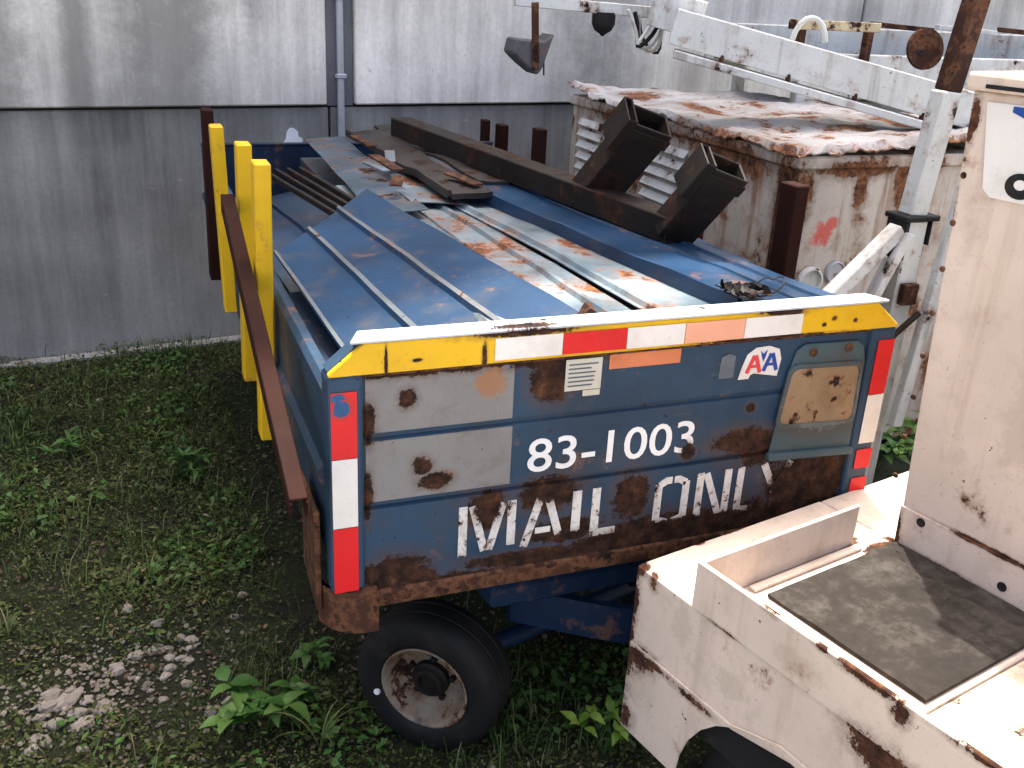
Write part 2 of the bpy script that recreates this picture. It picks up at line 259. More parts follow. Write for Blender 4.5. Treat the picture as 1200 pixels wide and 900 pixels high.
# ------------------------------------------------------------------ geometry helpers
class G:
    def __init__(s): s.v = []; s.f = []
    def add(s, vs, fs):
        o = len(s.v); s.v += [tuple(v) for v in vs]; s.f += [tuple(i+o for i in f) for f in fs]; return s
    def box(s, x0, x1, y0, y1, z0, z1):
        return s.add([(x0,y0,z0),(x1,y0,z0),(x1,y1,z0),(x0,y1,z0),(x0,y0,z1),(x1,y0,z1),(x1,y1,z1),(x0,y1,z1)],
                     [(3,2,1,0),(4,5,6,7),(0,1,5,4),(1,2,6,5),(2,3,7,6),(3,0,4,7)])
    def frame(s, p0, p1, up=(0,0,1)):
        p0 = Vector(p0); p1 = Vector(p1); d = (p1-p0).normalized(); u = Vector(up)
        if abs(d.dot(u)) > .98: u = Vector((0,1,0))
        a = d.cross(u).normalized(); b = a.cross(d).normalized(); return p0, p1, d, a, b
    def bar(s, p0, p1, wd, ht, up=(0,0,1), hollow=0, w2=None, h2=None):
        p0, p1, d, a, b = s.frame(p0, p1, up); w2 = w2 or wd; h2 = h2 or ht
        def ring(p, x, y): return [p-a*x/2-b*y/2, p+a*x/2-b*y/2, p+a*x/2+b*y/2, p-a*x/2+b*y/2]
        A = ring(p0, wd, ht); B = ring(p1, w2, h2)
        if not hollow:
            return s.add(A+B, [(3,2,1,0),(4,5,6,7),(0,1,5,4),(1,2,6,5),(2,3,7,6),(3,0,4,7)])
        A2 = ring(p0, wd-2*hollow, ht-2*hollow); B2 = ring(p1, w2-2*hollow, h2-2*hollow); fs = []
        for i in range(4):
            j = (i+1) % 4
            fs += [(i,j,4+j,4+i), (8+j,8+i,12+i,12+j), (j,i,8+i,8+j), (4+i,4+j,12+j,12+i)]
        return s.add(A+B+A2+B2, fs)
    def tube(s, pts, r, n=10, cap=True, r1=None):
        pts = [Vector(p) for p in pts]; rings = []; up = Vector((.13,.21,.97))
        for i, p in enumerate(pts):
            d = (pts[min(i+1,len(pts)-1)]-pts[max(i-1,0)]).normalized()
            a = d.cross(up)
            if a.length < .1: a = d.cross(Vector((1,0,0)))
            a.normalize(); b = a.cross(d)
            rr = r if r1 is None else r+(r1-r)*i/max(1,len(pts)-1)
            rings.append([p+a*math.cos(2*math.pi*k/n)*rr+b*math.sin(2*math.pi*k/n)*rr for k in range(n)])
        vs = [v for q in rings for v in q]; fs = []
        for i in range(len(pts)-1):
            for k in range(n):
                k2 = (k+1) % n; fs.append((i*n+k, (i+1)*n+k, (i+1)*n+k2, i*n+k2))
        if cap: fs += [tuple(range(n)), tuple(range(len(vs)-1, len(vs)-n-1, -1))]
        return s.add(vs, fs)
    def prism(s, poly, axis, a0, a1):
        """poly of 2D points, extruded along axis 0/1/2"""
        def P(q, a):
            return {0:(a,q[0],q[1]), 1:(q[0],a,q[1]), 2:(q[0],q[1],a)}[axis]
        n = len(poly); vs = [P(q,a0) for q in poly]+[P(q,a1) for q in poly]
        fs = [tuple(range(n)), tuple(range(2*n-1, n-1, -1))]
        for i in range(n):
            j = (i+1) % n; fs.append((j, i, n+i, n+j))
        return s.add(vs, fs)
    def lathe(s, c, ax, prof, n=36):
        """prof: (axial, radius) closed loop or open, revolved about axis ax through c"""
        c = Vector(c); ax = Vector(ax).normalized(); a = ax.cross(Vector((0,0,1)))
        if a.length < .1: a = Vector((1,0,0))
        a.normalize(); b = ax.cross(a); vs = []; fs = []; m = len(prof)
        for k in range(n):
            t = 2*math.pi*k/n; dd = a*math.cos(t)+b*math.sin(t)
            vs += [c+ax*h+dd*r for h, r in prof]
        for k in range(n):
            k2 = (k+1) % n
            for i in range(m-1): fs.append((k*m+i, k*m+i+1, k2*m+i+1, k2*m+i))
        return s.add(vs, fs)
    def build(s, name, mat, parent=None, bevel=0, smooth=False, origin=None, seg=1, recalc=True):
        me = bpy.data.meshes.new(name)
        vs = s.v
        if origin is not None: vs = [(v[0]-origin[0], v[1]-origin[1], v[2]-origin[2]) for v in vs]
        me.from_pydata(vs, [], s.f)
        bm = bmesh.new(); bm.from_mesh(me)
        if recalc: bmesh.ops.recalc_face_normals(bm, faces=bm.faces)
        if bevel:
            ed = [e for e in bm.edges if len(e.link_faces) == 2 and e.calc_face_angle(0) > .5]
            bmesh.ops.bevel(bm, geom=ed, offset=bevel, segments=seg, affect='EDGES', profile=.5, clamp_overlap=True)
        if smooth:
            for f in bm.faces: f.smooth = True
            for e in bm.edges:
                if len(e.link_faces) == 2 and e.calc_face_angle(0) > .7: e.smooth = False
        bm.to_mesh(me); bm.free()
        me.materials.append(M[mat] if isinstance(mat, str) else mat)
        o = bpy.data.objects.new(name, me); COL.objects.link(o)
        if parent: o.parent = parent
        if origin is not None: o.location = origin
        return o
def tag(o, label, cat, group=None):
    o['label'] = label; o['category'] = cat
    if group: o['group'] = group
    return o
def thing(name, label, cat, loc=(0,0,0), rotz=0, group=None):
    o = bpy.data.objects.new(name, None); COL.objects.link(o); o.empty_display_size = .1
    o.location = loc; o.rotation_euler = (0,0,rotz); return tag(o, label, cat, group)
def V(*a): return Vector(a)
def copy_tree(o, parent=None):
    c = o.copy(); COL.objects.link(c)
    if parent: c.parent = parent
    for ch in o.children: copy_tree(ch, c)
    return c

# ================================================================== THE SETTING
def axis(lo, hi, step, far):
    a = list(np.arange(lo, hi+1e-6, step)); d = step; x = lo; y = hi
    while x > -far: d *= 1.45; x -= d; a.insert(0, x)
    d = step
    while y < far: d *= 1.45; y += d; a.append(y)
    return a
def ground_z(x, y):
    return .022*noise.noise(Vector((x*1.3, y*1.3, 0)))+.012*noise.noise(Vector((x*5, y*5, 3)))-.008
gx = axis(-2.6, 3.0, .06, 120); gy = axis(-2.0, 4.4, .06, 120)
vs = [(x, y, ground_z(x, y)) for y in gy for x in gx]; nx = len(gx)
fs = [(j*nx+i, j*nx+i+1, (j+1)*nx+i+1, (j+1)*nx+i) for j in range(len(gy)-1) for i in range(nx-1)]
go = G().add(vs, fs).build('ground', 'soil', smooth=True); go['kind'] = 'structure'

# pale concrete yard out of view, added to bounce sunlight onto camera-facing sides
gy_ = G().box(-60,60,-60,-1.45,-.1,.035).build('bounce_pavement', 'yard', None, .01); gy_['kind'] = 'structure'

# concrete wall of the building behind
WA = .129
wall = thing('concrete_wall', 'weathered grey concrete building wall with dark plinth behind the cart', 'wall', (0,3.78,0), WA)
def slab(g, x0, x1, z0, z1, y0=0, y1=.25): return g.box(x0, x1, y0, y1, z0, z1)
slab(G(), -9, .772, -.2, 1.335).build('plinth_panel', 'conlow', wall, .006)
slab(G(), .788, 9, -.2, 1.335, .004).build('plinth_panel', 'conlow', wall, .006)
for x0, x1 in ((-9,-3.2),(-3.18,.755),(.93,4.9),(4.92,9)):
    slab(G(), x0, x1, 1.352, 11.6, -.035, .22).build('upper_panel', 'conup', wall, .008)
slab(G(), .762, .923, 1.345, 11.6, .0, .2).build('joint_strip', 'condark', wall)
slab(G(), -9, 9, 1.33, 1.36, .02, .21).build('joint_filler', 'black', wall)
slab(G(), -9, 9, -.2, .012, -.07, -.002).build('footing', 'conlow', wall, .01)
g = G()
for cx, cz, r in ((.55,1.18,.045),(.58,1.15,.03),(.53,1.14,.025)):
    pl = [(cx+r*(.7+.5*random.random())*math.cos(t*.63), cz+r*(.8+.5*random.random())*math.sin(t*.63)) for t in range(10)]
    g.prism(pl, 1, -.003-.002*len(g.v)/20, .001)
g.build('plaster_patch', 'plaster', wall)
p = G().tube([(.842,-.02,1.12),(.842,-.02,11.4)], .021, 14)
pipe = p.build('conduit', 'galv', None, smooth=True)
po = thing('wall_conduit', 'slim grey vertical pipe fixed in the joint of the concrete wall', 'pipe', (0,3.78,0), WA); pipe.parent = po
for z in (1.5, 1.92, 3.2, 4.8): G().box(.812,.872,-.045,.0,z,z+.025).build('pipe_clip', 'galv', po, .003)

# ================================================================== MAIL CART
W, L = 1.55, 3.25
cart = thing('baggage_cart', 'old blue mail cart with rusty front panel and yellow rail, piled with scrap', 'cart', (0,0,0))
# front panel with two pressed horizontal swages
def swaged(x0, x1, yo, th, z0=.66, z1=1.246):
    prof = [(yo,z0),(yo,.896),(yo+.012,.900),(yo+.012,.911),(yo,.915),(yo,1.076),(yo+.008,1.080),(yo+.008,1.090),(yo,1.094),(yo,z1),(yo+th,z1),(yo+th,z0)]
    return G().prism(prof, 0, x0, x1)
swaged(.078, 1.472, .0, .02).build('front_panel', 'panel', cart)
def swpart(x0, x1, za, zb, yo):
    return G().prism([(yo,za),(yo,zb),(yo+.003,zb),(yo+.003,za)], 0, x0, x1)
g = G(); xs = np.linspace(.086,.441,8)
swpart(.086,.441,1.096,1.234,-.0035).build('grey_patch', 'panelgrey', cart); swpart(.086,.443,.919,1.074,-.0035).build('grey_patch', 'panelgrey', cart)
# corner posts
for x0, x1 in ((0,.08),(1.47,1.55)):
    G().box(x0,x1,-.012,.06,.69,1.245).build('corner_post', 'blue', cart, .008, seg=2)
# top rail: yellow face with cut corners, pale flange on top
pl = [(.002,1.245),(1.548,1.245),(1.548,1.252),(1.468,1.318),(.082,1.318),(.002,1.252)]
G().prism(pl, 1, -.016, .0).build('top_rail', 'rail', cart, .002)
G().prism([(.05,-.018),(1.5,-.018),(1.47,.05),(.08,.05)], 2, 1.3185, 1.326).build('rail_flange', 'railw', cart, .002)
for sx in (0,1):
    q = [(.002,1.253),(.08,1.319),(.086,1.313),(.01,1.247)]
    if sx: q = [(W-x,z) for x,z in q]
    G().prism(q, 1, .0, .05).build('rail_corner', 'blue', cart, .001)
G().box(.08,1.47,-.006,.05,1.236,1.2445).build('rail_seam', 'rust', cart)
# bottom sill
G().prism([(-.008,.628),(-.008,.672),(.0,.676),(.05,.640),(.05,.628)], 0, .075, 1.475).build('bottom_sill', 'rust', cart, .003)
# rusted bumper corners
for sx in (0,1):
    pl = []
    for k in range(9):
        t = math.pi+math.pi/2*k/8; pl.append((.085+.1*math.cos(t)*1.05, .07+.1*math.sin(t)))
    pl += [(.11,-.03),(.11,.05),(-.02,.05)]
    if sx: pl = [(W-x,y) for x,y in pl]
    G().prism(pl, 2, .575, .688).build('bumper_corner', 'rust', cart, .012, seg=2)
    q = [(.0-.03,.03),(.0-.022,.26),(-.016,.26),(-.016,.03)]
    if sx: q = [(W-x,y) for x,y in q]
    G().prism(q, 2, .62, .89).build('sill_plate', 'rust', cart, .01)
# reflective tape: segments
def tape(x0, x1, z0, z1, m, y=-.014, th=.0015):
    G().box(x0,x1,y-th,y,z0,z1).build('reflective_tape', m, cart)
for z0, z1, m in ((1.046,1.208,'redtape'),(.868,1.044,'whitetape'),(.692,.866,'redtape')): tape(.006,.064,z0,z1,m)
for z0, z1, m in ((1.05,1.21,'redtape'),(.90,1.048,'whitetape'),(.82,.88,'redtape'),(.73,.79,'redtape')): tape(1.494,1.548,z0,z1,m)
for x0, x1, m in ((.384,.552,'whitetape'),(.554,.720,'redtape'),(.722,.880,'whitetape'),(.882,1.052,'pinktape'),(1.054,1.228,'whitetape')):
    tape(x0, x1, 1.253, 1.306, m, -.0175)
# labels on the panel
def decal(name, poly, m, y=-.0015, th=.0015):
    return G().prism(poly, 1, y-th, y).build(name, m, cart)
def rect(x0,x1,z0,z1): return [(x0,z0),(x1,z0),(x1,z1),(x0,z1)]
pp = decal('paper_label', rect(.573,.669,1.15,1.231), 'paper'); decal('paper_label', rect(.622,.668,1.133,1.148), 'paper')
g = G()
for k in range(6): g.box(.580,.580+random.uniform(.05,.082),-.0045,-.0035,1.216-.011*k,1.2195-.011*k)
g.build('print', 'fade', pp)
decal('orange_label', rect(.688,.886,1.197,1.240), 'orange')
decal('ghost_label', [(1.005,1.14),(1.05,1.14),(1.05,1.20),(1.03,1.208),(1.008,1.2)], 'fade')
lg = decal('logo_sticker', [(1.066,1.132),(1.098,1.132),(1.102,1.142),(1.112,1.146),(1.186,1.132),(1.192,1.18),(1.182,1.208),(1.15,1.219),(1.11,1.217),(1.085,1.2),(1.075,1.17)], 'whitetape')
def stroke(g, a, b, wd, y0, y1):
    a = Vector((a[0],0,a[1])); b = Vector((b[0],0,b[1])); d = (b-a).normalized(); n = Vector((-d.z,0,d.x))*wd/2
    q = [a+n, a-n, b-n, b+n]
    g.prism([(v.x,v.z) for v in q], 1, y0, y1)
def letterA(cx, w_, z0, z1, m, nm):
    g = G(); stroke(g,(cx-w_/2,z0),(cx-.002,z1),.0105,-.0048,-.0031); stroke(g,(cx+w_/2,z0),(cx+.002,z1),.0105,-.0052,-.0033); stroke(g,(cx-w_*.28,z0+.018),(cx+w_*.28,z0+.018),.007,-.0056,-.0034)
    g.build(nm, m, lg)
letterA(1.109,.040,1.148,1.196,'logored','red_letter'); letterA(1.160,.040,1.150,1.198,'logoblue','blue_letter')
g = G(); g.prism([(1.124,1.208),(1.134,1.198),(1.144,1.209),(1.140,1.190),(1.135,1.178),(1.130,1.19)],1,-.005,-.003); g.build('eagle_mark','logoblue',lg)
# fleet number
def text_mesh(s, x0, x1, z0, z1, m, name, y=-.0022, off=.012):
    cu = bpy.data.curves.new(name, 'FONT'); cu.body = s; cu.offset = off; cu.resolution_u = 4; cu.extrude = 0
    ob = bpy.data.objects.new(name, cu); COL.objects.link(ob)
    dg = bpy.context.evaluated_depsgraph_get(); dg.update()
    me = bpy.data.meshes.new_from_object(ob.evaluated_get(dg)); bpy.data.objects.remove(ob)
    co = np.array([v.co[:] for v in me.vertices]); lo = co.min(0); hi = co.max(0)
    for v in me.vertices:
        v.co = (x0+(v.co.x-lo[0])/(hi[0]-lo[0])*(x1-x0), y, z0+(v.co.y-lo[1])/(hi[1]-lo[1])*(z1-z0))
    bm = bmesh.new(); bm.from_mesh(me); r = bmesh.ops.extrude_face_region(bm, geom=bm.faces[:])
    bmesh.ops.translate(bm, vec=(0,.0014,0), verts=[e for e in r['geom'] if isinstance(e, bmesh.types.BMVert)])
    bmesh.ops.recalc_face_normals(bm, faces=bm.faces); bm.to_mesh(me); bm.free()
    me.materials.clear(); me.materials.append(M[m])
    for p_ in me.polygons: p_.material_index = 0; p_.use_smooth = False
    o = bpy.data.objects.new(name, me); COL.objects.link(o); o.parent = cart; return o
text_mesh('83-1003', .488, .956, .940, 1.031, 'number', 'fleet_number', off=.006)
# stencilled words, cut by the bridges of the stencil
def sten(name, strokes, x0, x1):
    z0, z1 = .730, .870; k = 0
    for (ax, az, bx, bz, wd) in strokes:
        k += 1
    g = G()
    for i, (ax, az, bx, bz, wd) in enumerate(strokes):
        stroke(g, (x0+ax*(x1-x0), z0+az*(z1-z0)), (x0+bx*(x1-x0), z0+bz*(z1-z0)), wd*.88, -.0032-.0003*(i%4), -.0012)
    return g.build(name, 'letter', cart)
sten('stencil_letter', [(.08,0,.08,1,.025),(.24,.99,.46,.06,.023),(.76,.99,.54,.06,.023),(.92,.10,.92,1,.025)], .314, .466)
sten('stencil_letter', [(.08,0,.42,.99,.024),(.92,0,.58,.99,.024),(.33,.30,.67,.30,.018)], .480, .602)
sten('stencil_letter', [(.5,0,.5,1,.028)], .612, .652)
sten('stencil_letter', [(.16,.14,.16,1,.026),(.0,.065,.95,.065,.022)], .674, .752)
sten('stencil_letter', [(.12,.12,.12,.88,.024),(.88,.12,.88,.88,.024),(.13,.86,.34,.95,.022),(.3,.945,.47,.945,.022),(.54,.945,.70,.945,.022),(.66,.95,.87,.86,.022),(.14,.12,.42,.05,.02),(.58,.05,.86,.12,.02)], .856, .964)
sten('stencil_letter', [(.1,0,.1,1,.024),(.26,.97,.74,.03,.023),(.9,0,.9,1,.024)], .984, 1.092)
sten('stencil_letter', [(.16,.14,.16,1,.024),(.0,.065,1,.065,.021)], 1.112, 1.174)
sten('stencil_letter', [(.08,1,.42,.52,.024),(.92,1,.58,.52,.024),(.5,0,.5,.46,.024)], 1.186, 1.288)
# document pouch
pch = G().prism([(1.198,.895),(1.198,.91),(1.222,1.15),(1.235,1.2),(1.26,1.216),(1.43,1.212),(1.452,1.196),(1.466,1.15),(1.470,.91),(1.470,.885)], 1, -.010, -.0015).build('document_pouch', 'pouch', cart, .003)
g = G(); g.bar((1.19,-.012,.897),(1.473,-.012,.884),.022,.022); g.build('pouch_hem', 'pouch', pch, .006, seg=2)
rr = []
for cx, cz, a0 in ((1.425,1.122,0),(1.245,1.128,90),(1.232,1.012,180),(1.43,1.002,270)):
    rr += [(cx+.022*math.cos(R(a0+t)), cz+.022*math.sin(R(a0+t))) for t in (0,30,60,90)]
G().prism(rr, 1, -.0135, -.0102).build('pouch_window', 'pouchwin', pch)
g = G(); n_ = len(rr); cx = sum(q[0] for q in rr)/n_; cz = sum(q[1] for q in rr)/n_
o_ = [(cx+(q[0]-cx)*1.09, cz+(q[1]-cz)*1.15) for q in rr]; vs = [(q[0],-.017,q[1]) for q in rr]+[(q[0],-.0155,q[1]) for q in o_]+[(q[0],-.0098,q[1]) for q in o_]+[(q[0],-.0098,q[1]) for q in rr]
g.add(vs, [(a*n_+i, a*n_+(i+1)%n_, ((a+1)%4)*n_+(i+1)%n_, ((a+1)%4)*n_+i) for a in range(4) for i in range(n_)]); g.build('window_frame', 'pouch', pch)
for x, z in ((1.285,1.192),(1.40,1.196)): G().lathe((x,-.0105,z),(0,-1,0),[(0,.012),(.004,.011),(.006,.006),(.004,.0)],14).build('rivet','rust',pch)
# bed, sides, end
G().box(.0,W,.06,L,.775,.81).build('bed_floor', 'bluedark', cart)
for k, xx in enumerate((0,1)):
    prof = [(0,.80),(0,1.18),(.012,1.20),(.03,1.20),(.03,.80)]
    prof = [(0,.80),(0,.95),(-.014,.965),(-.014,.985),(0,1.0),(0,1.19),(.012,1.205),(.034,1.205),(.034,1.195),(.022,1.185),(.022,.80)]
    if xx: prof = [(W-x,z) for x,z in prof]
    G().prism(prof, 1, .055, L-.03).build('side_panel', 'blue', cart)
G().box(.0,W,L-.028,L,.78,1.225).build('end_panel', 'bluedark', cart, .004)
G().box(-.004,W+.004,L-.034,L+.006,1.2255,1.235).build('end_cap', 'bluedark', cart, .002)
for x in (.42,1.05): G().box(x,x+.08,.05,L-.05,.62,.774).build('chassis_rail', 'bluebogie', cart, .006)
for y in (.05,.9,1.7,2.5,3.15): G().box(.02,W-.02,y,y+.06,.70,.773).build('cross_member', 'bluebogie', cart, .004)
# stakes
def stake(x, y, z0, z1, lx, ly, m, wx=.045, wy=.075):
    G().bar((x,y,z0),(x+lx,y+ly,z1),wy,wx,up=(1,0,0)).build('stake', m, cart, .004)
for x, y, z0, z1, lx, ly in ((-.042,.747,.765,1.578,.018,0),(-.042,1.134,.80,1.567,.016,0),(-.042,1.70,.855,1.54,-.012,0)):
    stake(x, y, z0, z1, lx, ly, 'stake')
stake(-.042, 2.34, .80, 1.516, .01, 0, 'maroon', .045, .10)
for y, z1, x in ((.585,1.515,1.60),(1.15,1.30,1.60),(2.68,1.385,1.60),(3.22,1.33,1.60)): stake(x, y, .72, z1, .0, 0, 'maroon', .05, .085)
stake(1.53, 3.30, .8, 1.345, 0, 0, 'maroon', .04, .06)
for y in (.747,1.134,1.70,2.34): G().box(-.019,-.015,y-.05,y+.05,.86,.92).build('stake_pocket','blue',cart,.003)
for y in (.585,1.15,2.68,3.22): G().box(W+.003,W+.026,y-.05,y+.05,.80,.9).build('stake_pocket','blue',cart,.003)
# running gear
def wheel(c, ang, label=None):
    n = Vector((math.cos(ang), math.sin(ang), 0)); c = Vector(c)
    e = bpy.data.objects.new('wheel', None); COL.objects.link(e); e.parent = cart; e.empty_display_size = .05
    t = [(.062,.128),(.072,.135),(.078,.150),(.078,.185),(.070,.203),(.056,.214),(.03,.218),(.028,.2155),(.02,.2155),(.018,.219),(-.018,.219),(-.02,.2155),(-.028,.2155),(-.03,.218),(-.056,.214),(-.070,.203),(-.078,.185),(-.078,.15),(-.072,.135),(-.062,.128)]
    G().lathe(c, n, t, 48).build('tyre', 'rubber', e, smooth=True)
    rm = [(.066,.130),(.072,.131),(.073,.126),(.066,.118),(.030,.108),(.012,.100),(.008,.072),(.014,.052),(.018,.042),(-.05,.042),(-.062,.128)]
    G().lathe(c, n, rm, 40).build('rim', 'rim', e, smooth=True)
    G().lathe(c, n, [(.0,.058),(.030,.055),(.036,.046),(.046,.043),(.048,.030),(.030,.026),(.030,.0)], 24).build('hub', 'rustdark', e, smooth=True)
    a = n.cross(Vector((0,0,1)))
    for k in range(5):
        th = 2*math.pi*k/5+.4; q = c+(a*math.cos(th)+Vector((0,0,1))*math.sin(th))*.066+n*.008
        G().tube([q, q+n*.016], .010, 6).build('wheel_nut', 'rustdark', e)
    q = c+n*.079+a*.0+(a*.86+Vector((0,0,-.30)))*.165
    G().lathe(q, n, [(-.004,.010),(.003,.009),(.004,0)], 10).build('valve_cap','plaster',e)
    return e
WN = math.atan2(-.76,-.65)
wheel((.325,.20,.217), WN); wheel((1.27,.50,.217), WN+math.pi)
wheel((.26,2.6,.217), math.pi); wheel((1.29,2.6,.217), 0)
G().tube([(.40,.24,.217),(1.2,.47,.217)], .03, 12).build('front_axle', 'bluebogie', cart, smooth=True)
G().tube([(.2,2.6,.217),(1.35,2.6,.217)], .03, 12).build('rear_axle', 'bluebogie', cart, smooth=True)
for x in (.3,1.17): G().box(x,x+.06,2.35,2.85,.25,.62).build('spring_hanger', 'bluebogie', cart, .01)
g = G(); g.prism([(.46,.12),(1.12,.12),(1.2,.5),(1.1,.72),(.5,.72),(.42,.4)], 2, .46, .53); g.build('turntable', 'bluebogie', cart, .01)
G().lathe((.8,.42,.53),(0,0,1),[(0,.2),(.08,.2),(.08,.0)],28).build('turntable_ring','bluebogie',cart)
# curved blue tow bar plate reaching under the front
pts = []
for k in range(11):
    u = k/10; pts.append((.55+.62*u, .20-.16*math.sin(u*2.6)-.02*u, .40-.12*u*u))
g = G()
for k in range(10): pass
up = [(p_[0],p_[1],p_[2]+.065) for p_ in pts]; dn = [(p_[0],p_[1],p_[2]-.05) for p_ in pts]
vs = up+dn+[(x,y+.03,z) for x,y,z in up]+[(x,y+.03,z) for x,y,z in dn]; n_ = 11; fs = []
for k in range(10):
    fs += [(k,k+1,n_+k+1,n_+k),(2*n_+k+1,2*n_+k,3*n_+k,3*n_+k+1),(k+1,k,2*n_+k,2*n_+k+1),(n_+k,n_+k+1,3*n_+k+1,3*n_+k)]
fs += [(0,n_,3*n_,2*n_),(10,2*n_+10,3*n_+10,n_+10)]
g.add(vs, fs); g.build('tow_frame', 'bluebogie', cart)
G().bar((.62,.22,.40),(.62,.22,.50),.08,.08).build('tow_bracket','bluebogie',cart)
G().bar((1.0,.28,.36),(1.0,.28,.49),.08,.08).build('tow_bracket','bluebogie',cart)

# ================================================================== SCRAP IN THE CART (each piece lies loose)
def sheet(name, m, fl, fr, nr, nl, label, ribs=(), warp=.006, th=.003, nu=26, nv=22, seed=0, lip=0., cat='metal sheet', folds=()):
    fl, fr, nr, nl = map(Vector, (fl, fr, nr, nl)); nrm = (nl-fl).cross(fr-fl).normalized()
    if nrm.z < 0: nrm = -nrm
    vl = sorted(set([i/(nv-1) for i in range(nv)]+[round(r[0]+d*r[2],4) for r in ribs for d in (-1,-.5,.5,1)]))
    vl = [v for v in vl if 0 <= v <= 1]; nv = len(vl); g = G(); top = []
    for i in range(nu):
        u = i/(nu-1)
        for v in vl:
            p = fl*(1-u)*(1-v)+fr*(1-u)*v+nr*u*v+nl*u*(1-v); h = 0
            for rc, rh, rw in ribs:
                d = abs(v-rc)/rw
                if d < 1.001: h += rh*(1 if d <= .51 else max(0,(1-d)*2))
            h += warp*noise.noise(Vector((p.x*3+seed*7, p.y*2.2, seed)))*1.8+warp*.5*noise.noise(Vector((p.x*9, p.y*7, seed+5)))
            if lip and v < 1e-6: h -= lip
            top.append(p+nrm*h)
    N = len(top); vs = top+[q-nrm*th for q in top]; fs = []
    for i in range(nu-1):
        for j in range(nv-1):
            a = i*nv+j; fs += [(a,a+1,a+nv+1,a+nv),(N+a,N+a+nv,N+a+nv+1,N+a+1)]
    rim = [j for j in range(nv)]+[i*nv+nv-1 for i in range(1,nu)]+[(nu-1)*nv+j for j in range(nv-2,-1,-1)]+[i*nv for i in range(nu-2,0,-1)]
    for a, b in zip(rim, rim[1:]+rim[:1]): fs.append((a,N+a,N+b,b))
    ribf = set()
    for j in range(nv-1):
        vm = (vl[j]+vl[j+1])/2
        if any(abs(vm-r[0]) < r[2]*.55 for r in ribs): ribf.add(j)
    c = (fl+fr+nr+nl)/4; c = (c.x, c.y, min(v.z for v in vs))
    o = g.add(vs, fs).build(name, m, None, origin=c, smooth=True)
    if ribs and name == 'ribbed_sheet':
        o.data.materials.append(M['ribwear'])
        for i in range(nu-1):
            for j in range(nv-1):
                if j in ribf: o.data.polygons[2*(i*(nv-1)+j)].material_index = 1
    return tag(o, label, cat)
sheet('ribbed_sheet','sheetblue',(.03,.97,1.262),(.42,1.41,1.36),(.665,.10,1.302),(.10,.09,1.19),'blue ribbed sheet lying askew at the front left of the pile',
      ribs=((.34,.013,.028),(.66,.013,.028),(.015,.008,.02)), warp=.006, seed=1)
sheet('pale_sheet','sheetpale',(.38,1.85,1.285),(.75,1.85,1.285),(.84,.075,1.275),(.42,.075,1.275),'pale rust-spotted sheet beside the blue ribbed one',ribs=((.82,.012,.035),(.55,.006,.02)),warp=.006,seed=2,lip=.02)
sheet('pale_sheet','sheetpale',(.72,1.75,1.292),(.98,1.72,1.292),(1.12,.08,1.282),(.87,.08,1.282),'narrow pale rusty sheet between the pale sheet and the deep blue one',ribs=((.12,.012,.06),),warp=.005,seed=3)
sheet('deep_blue_sheet','sheetdeep',(.80,1.85,1.325),(1.17,2.0,1.315),(1.45,.09,1.298),(1.09,.085,1.312),'glossy deep blue sheet along the right side of the pile',ribs=((.02,.012,.03),(.55,.006,.02),(.8,.008,.03)),warp=.007,seed=4,lip=.045)
sheet('deep_blue_sheet','sheetdeep',(1.1,2.6,1.29),(1.42,2.6,1.27),(1.5,.6,1.262),(1.2,.6,1.275),'blue sheet under the black steel frame at the right rim',warp=.006,seed=9)
sheet('narrow_sheet','sheetgrey',(.47,2.95,1.30),(.66,2.95,1.31),(.60,1.25,1.318),(.40,1.25,1.312),'narrow grey-blue sheet pointing at the wall behind the ribbed sheet',warp=.006,seed=5)
sheet('brown_plank','sheetbrown',(.66,2.9,1.335),(.84,2.9,1.345),(.88,1.38,1.355),(.70,1.36,1.345),'warped dirty brown strip at the back of the pile',ribs=((.05,.015,.06),),warp=.016,th=.02,seed=6)
sheet('brown_plank','sheetbrown',(.84,3.05,1.35),(1.0,3.05,1.345),(1.03,1.6,1.335),(.90,1.6,1.34),'dark rippled strip under the long black beam',warp=.014,th=.012,seed=7)
sheet('rusty_sheet','sheetpale',(.55,2.4,1.305),(.72,2.4,1.305),(.78,1.4,1.312),(.58,1.4,1.31),'small whitish rust-eaten sheet between the grey strip and the brown one',warp=.012,seed=8)
sheet('floor_sheet','sheetdeep',(.06,2.7,1.02),(.42,2.75,1.10),(.5,1.0,1.22),(.06,.85,1.17),'dark blue sheet sunk low at the back left inside the cart',ribs=((.5,.012,.04),),warp=.006,seed=10)
sheet('floor_sheet','bluedark',(.04,.80,1.19),(.5,.85,1.22),(.5,.07,1.21),(.04,.07,1.13),'blue sheet under the ribbed sheet at the front left corner',ribs=((.3,.01,.04),),warp=.004,seed=11)
# stack that carries the top sheets
for k,(x0,x1,y0,y1) in enumerate(((.45,1.48,.1,3.0),(.5,1.45,.12,2.8),(.42,1.46,.09,2.9),(.48,1.5,.11,2.7),(.4,1.47,.1,2.85))):
    zt = 1.20-.085*k
    tag(G().box(x0,x1,y0,y1,zt-.08,zt-.002*k).build('scrap_bundle','bluedark' if k%2 else 'sheetgrey',None,.004,origin=((x0+x1)/2,(y0+y1)/2,zt-.08)),
        ['topmost','second','third','fourth','lowest'][k]+' flat bundle of sheets in the stack filling the cart','metal sheet')
for k in range(4):
    a = V(.20+.045*k,2.45-.05*k,1.235+.012*k); b = V(.33+.03*k,1.15,1.285+.008*k)
    tag(G().bar(a,b,.016,.022).build('steel_strip','rustdark',None,.002,origin=tuple(b)),
        ['outermost of the dark steel strips at the back left of the pile','second of the dark steel strips counted from the left rim','third of the dark steel strips counted from the left rim','dark steel strip lying closest to the grey-blue sheet'][k],'steel strip')
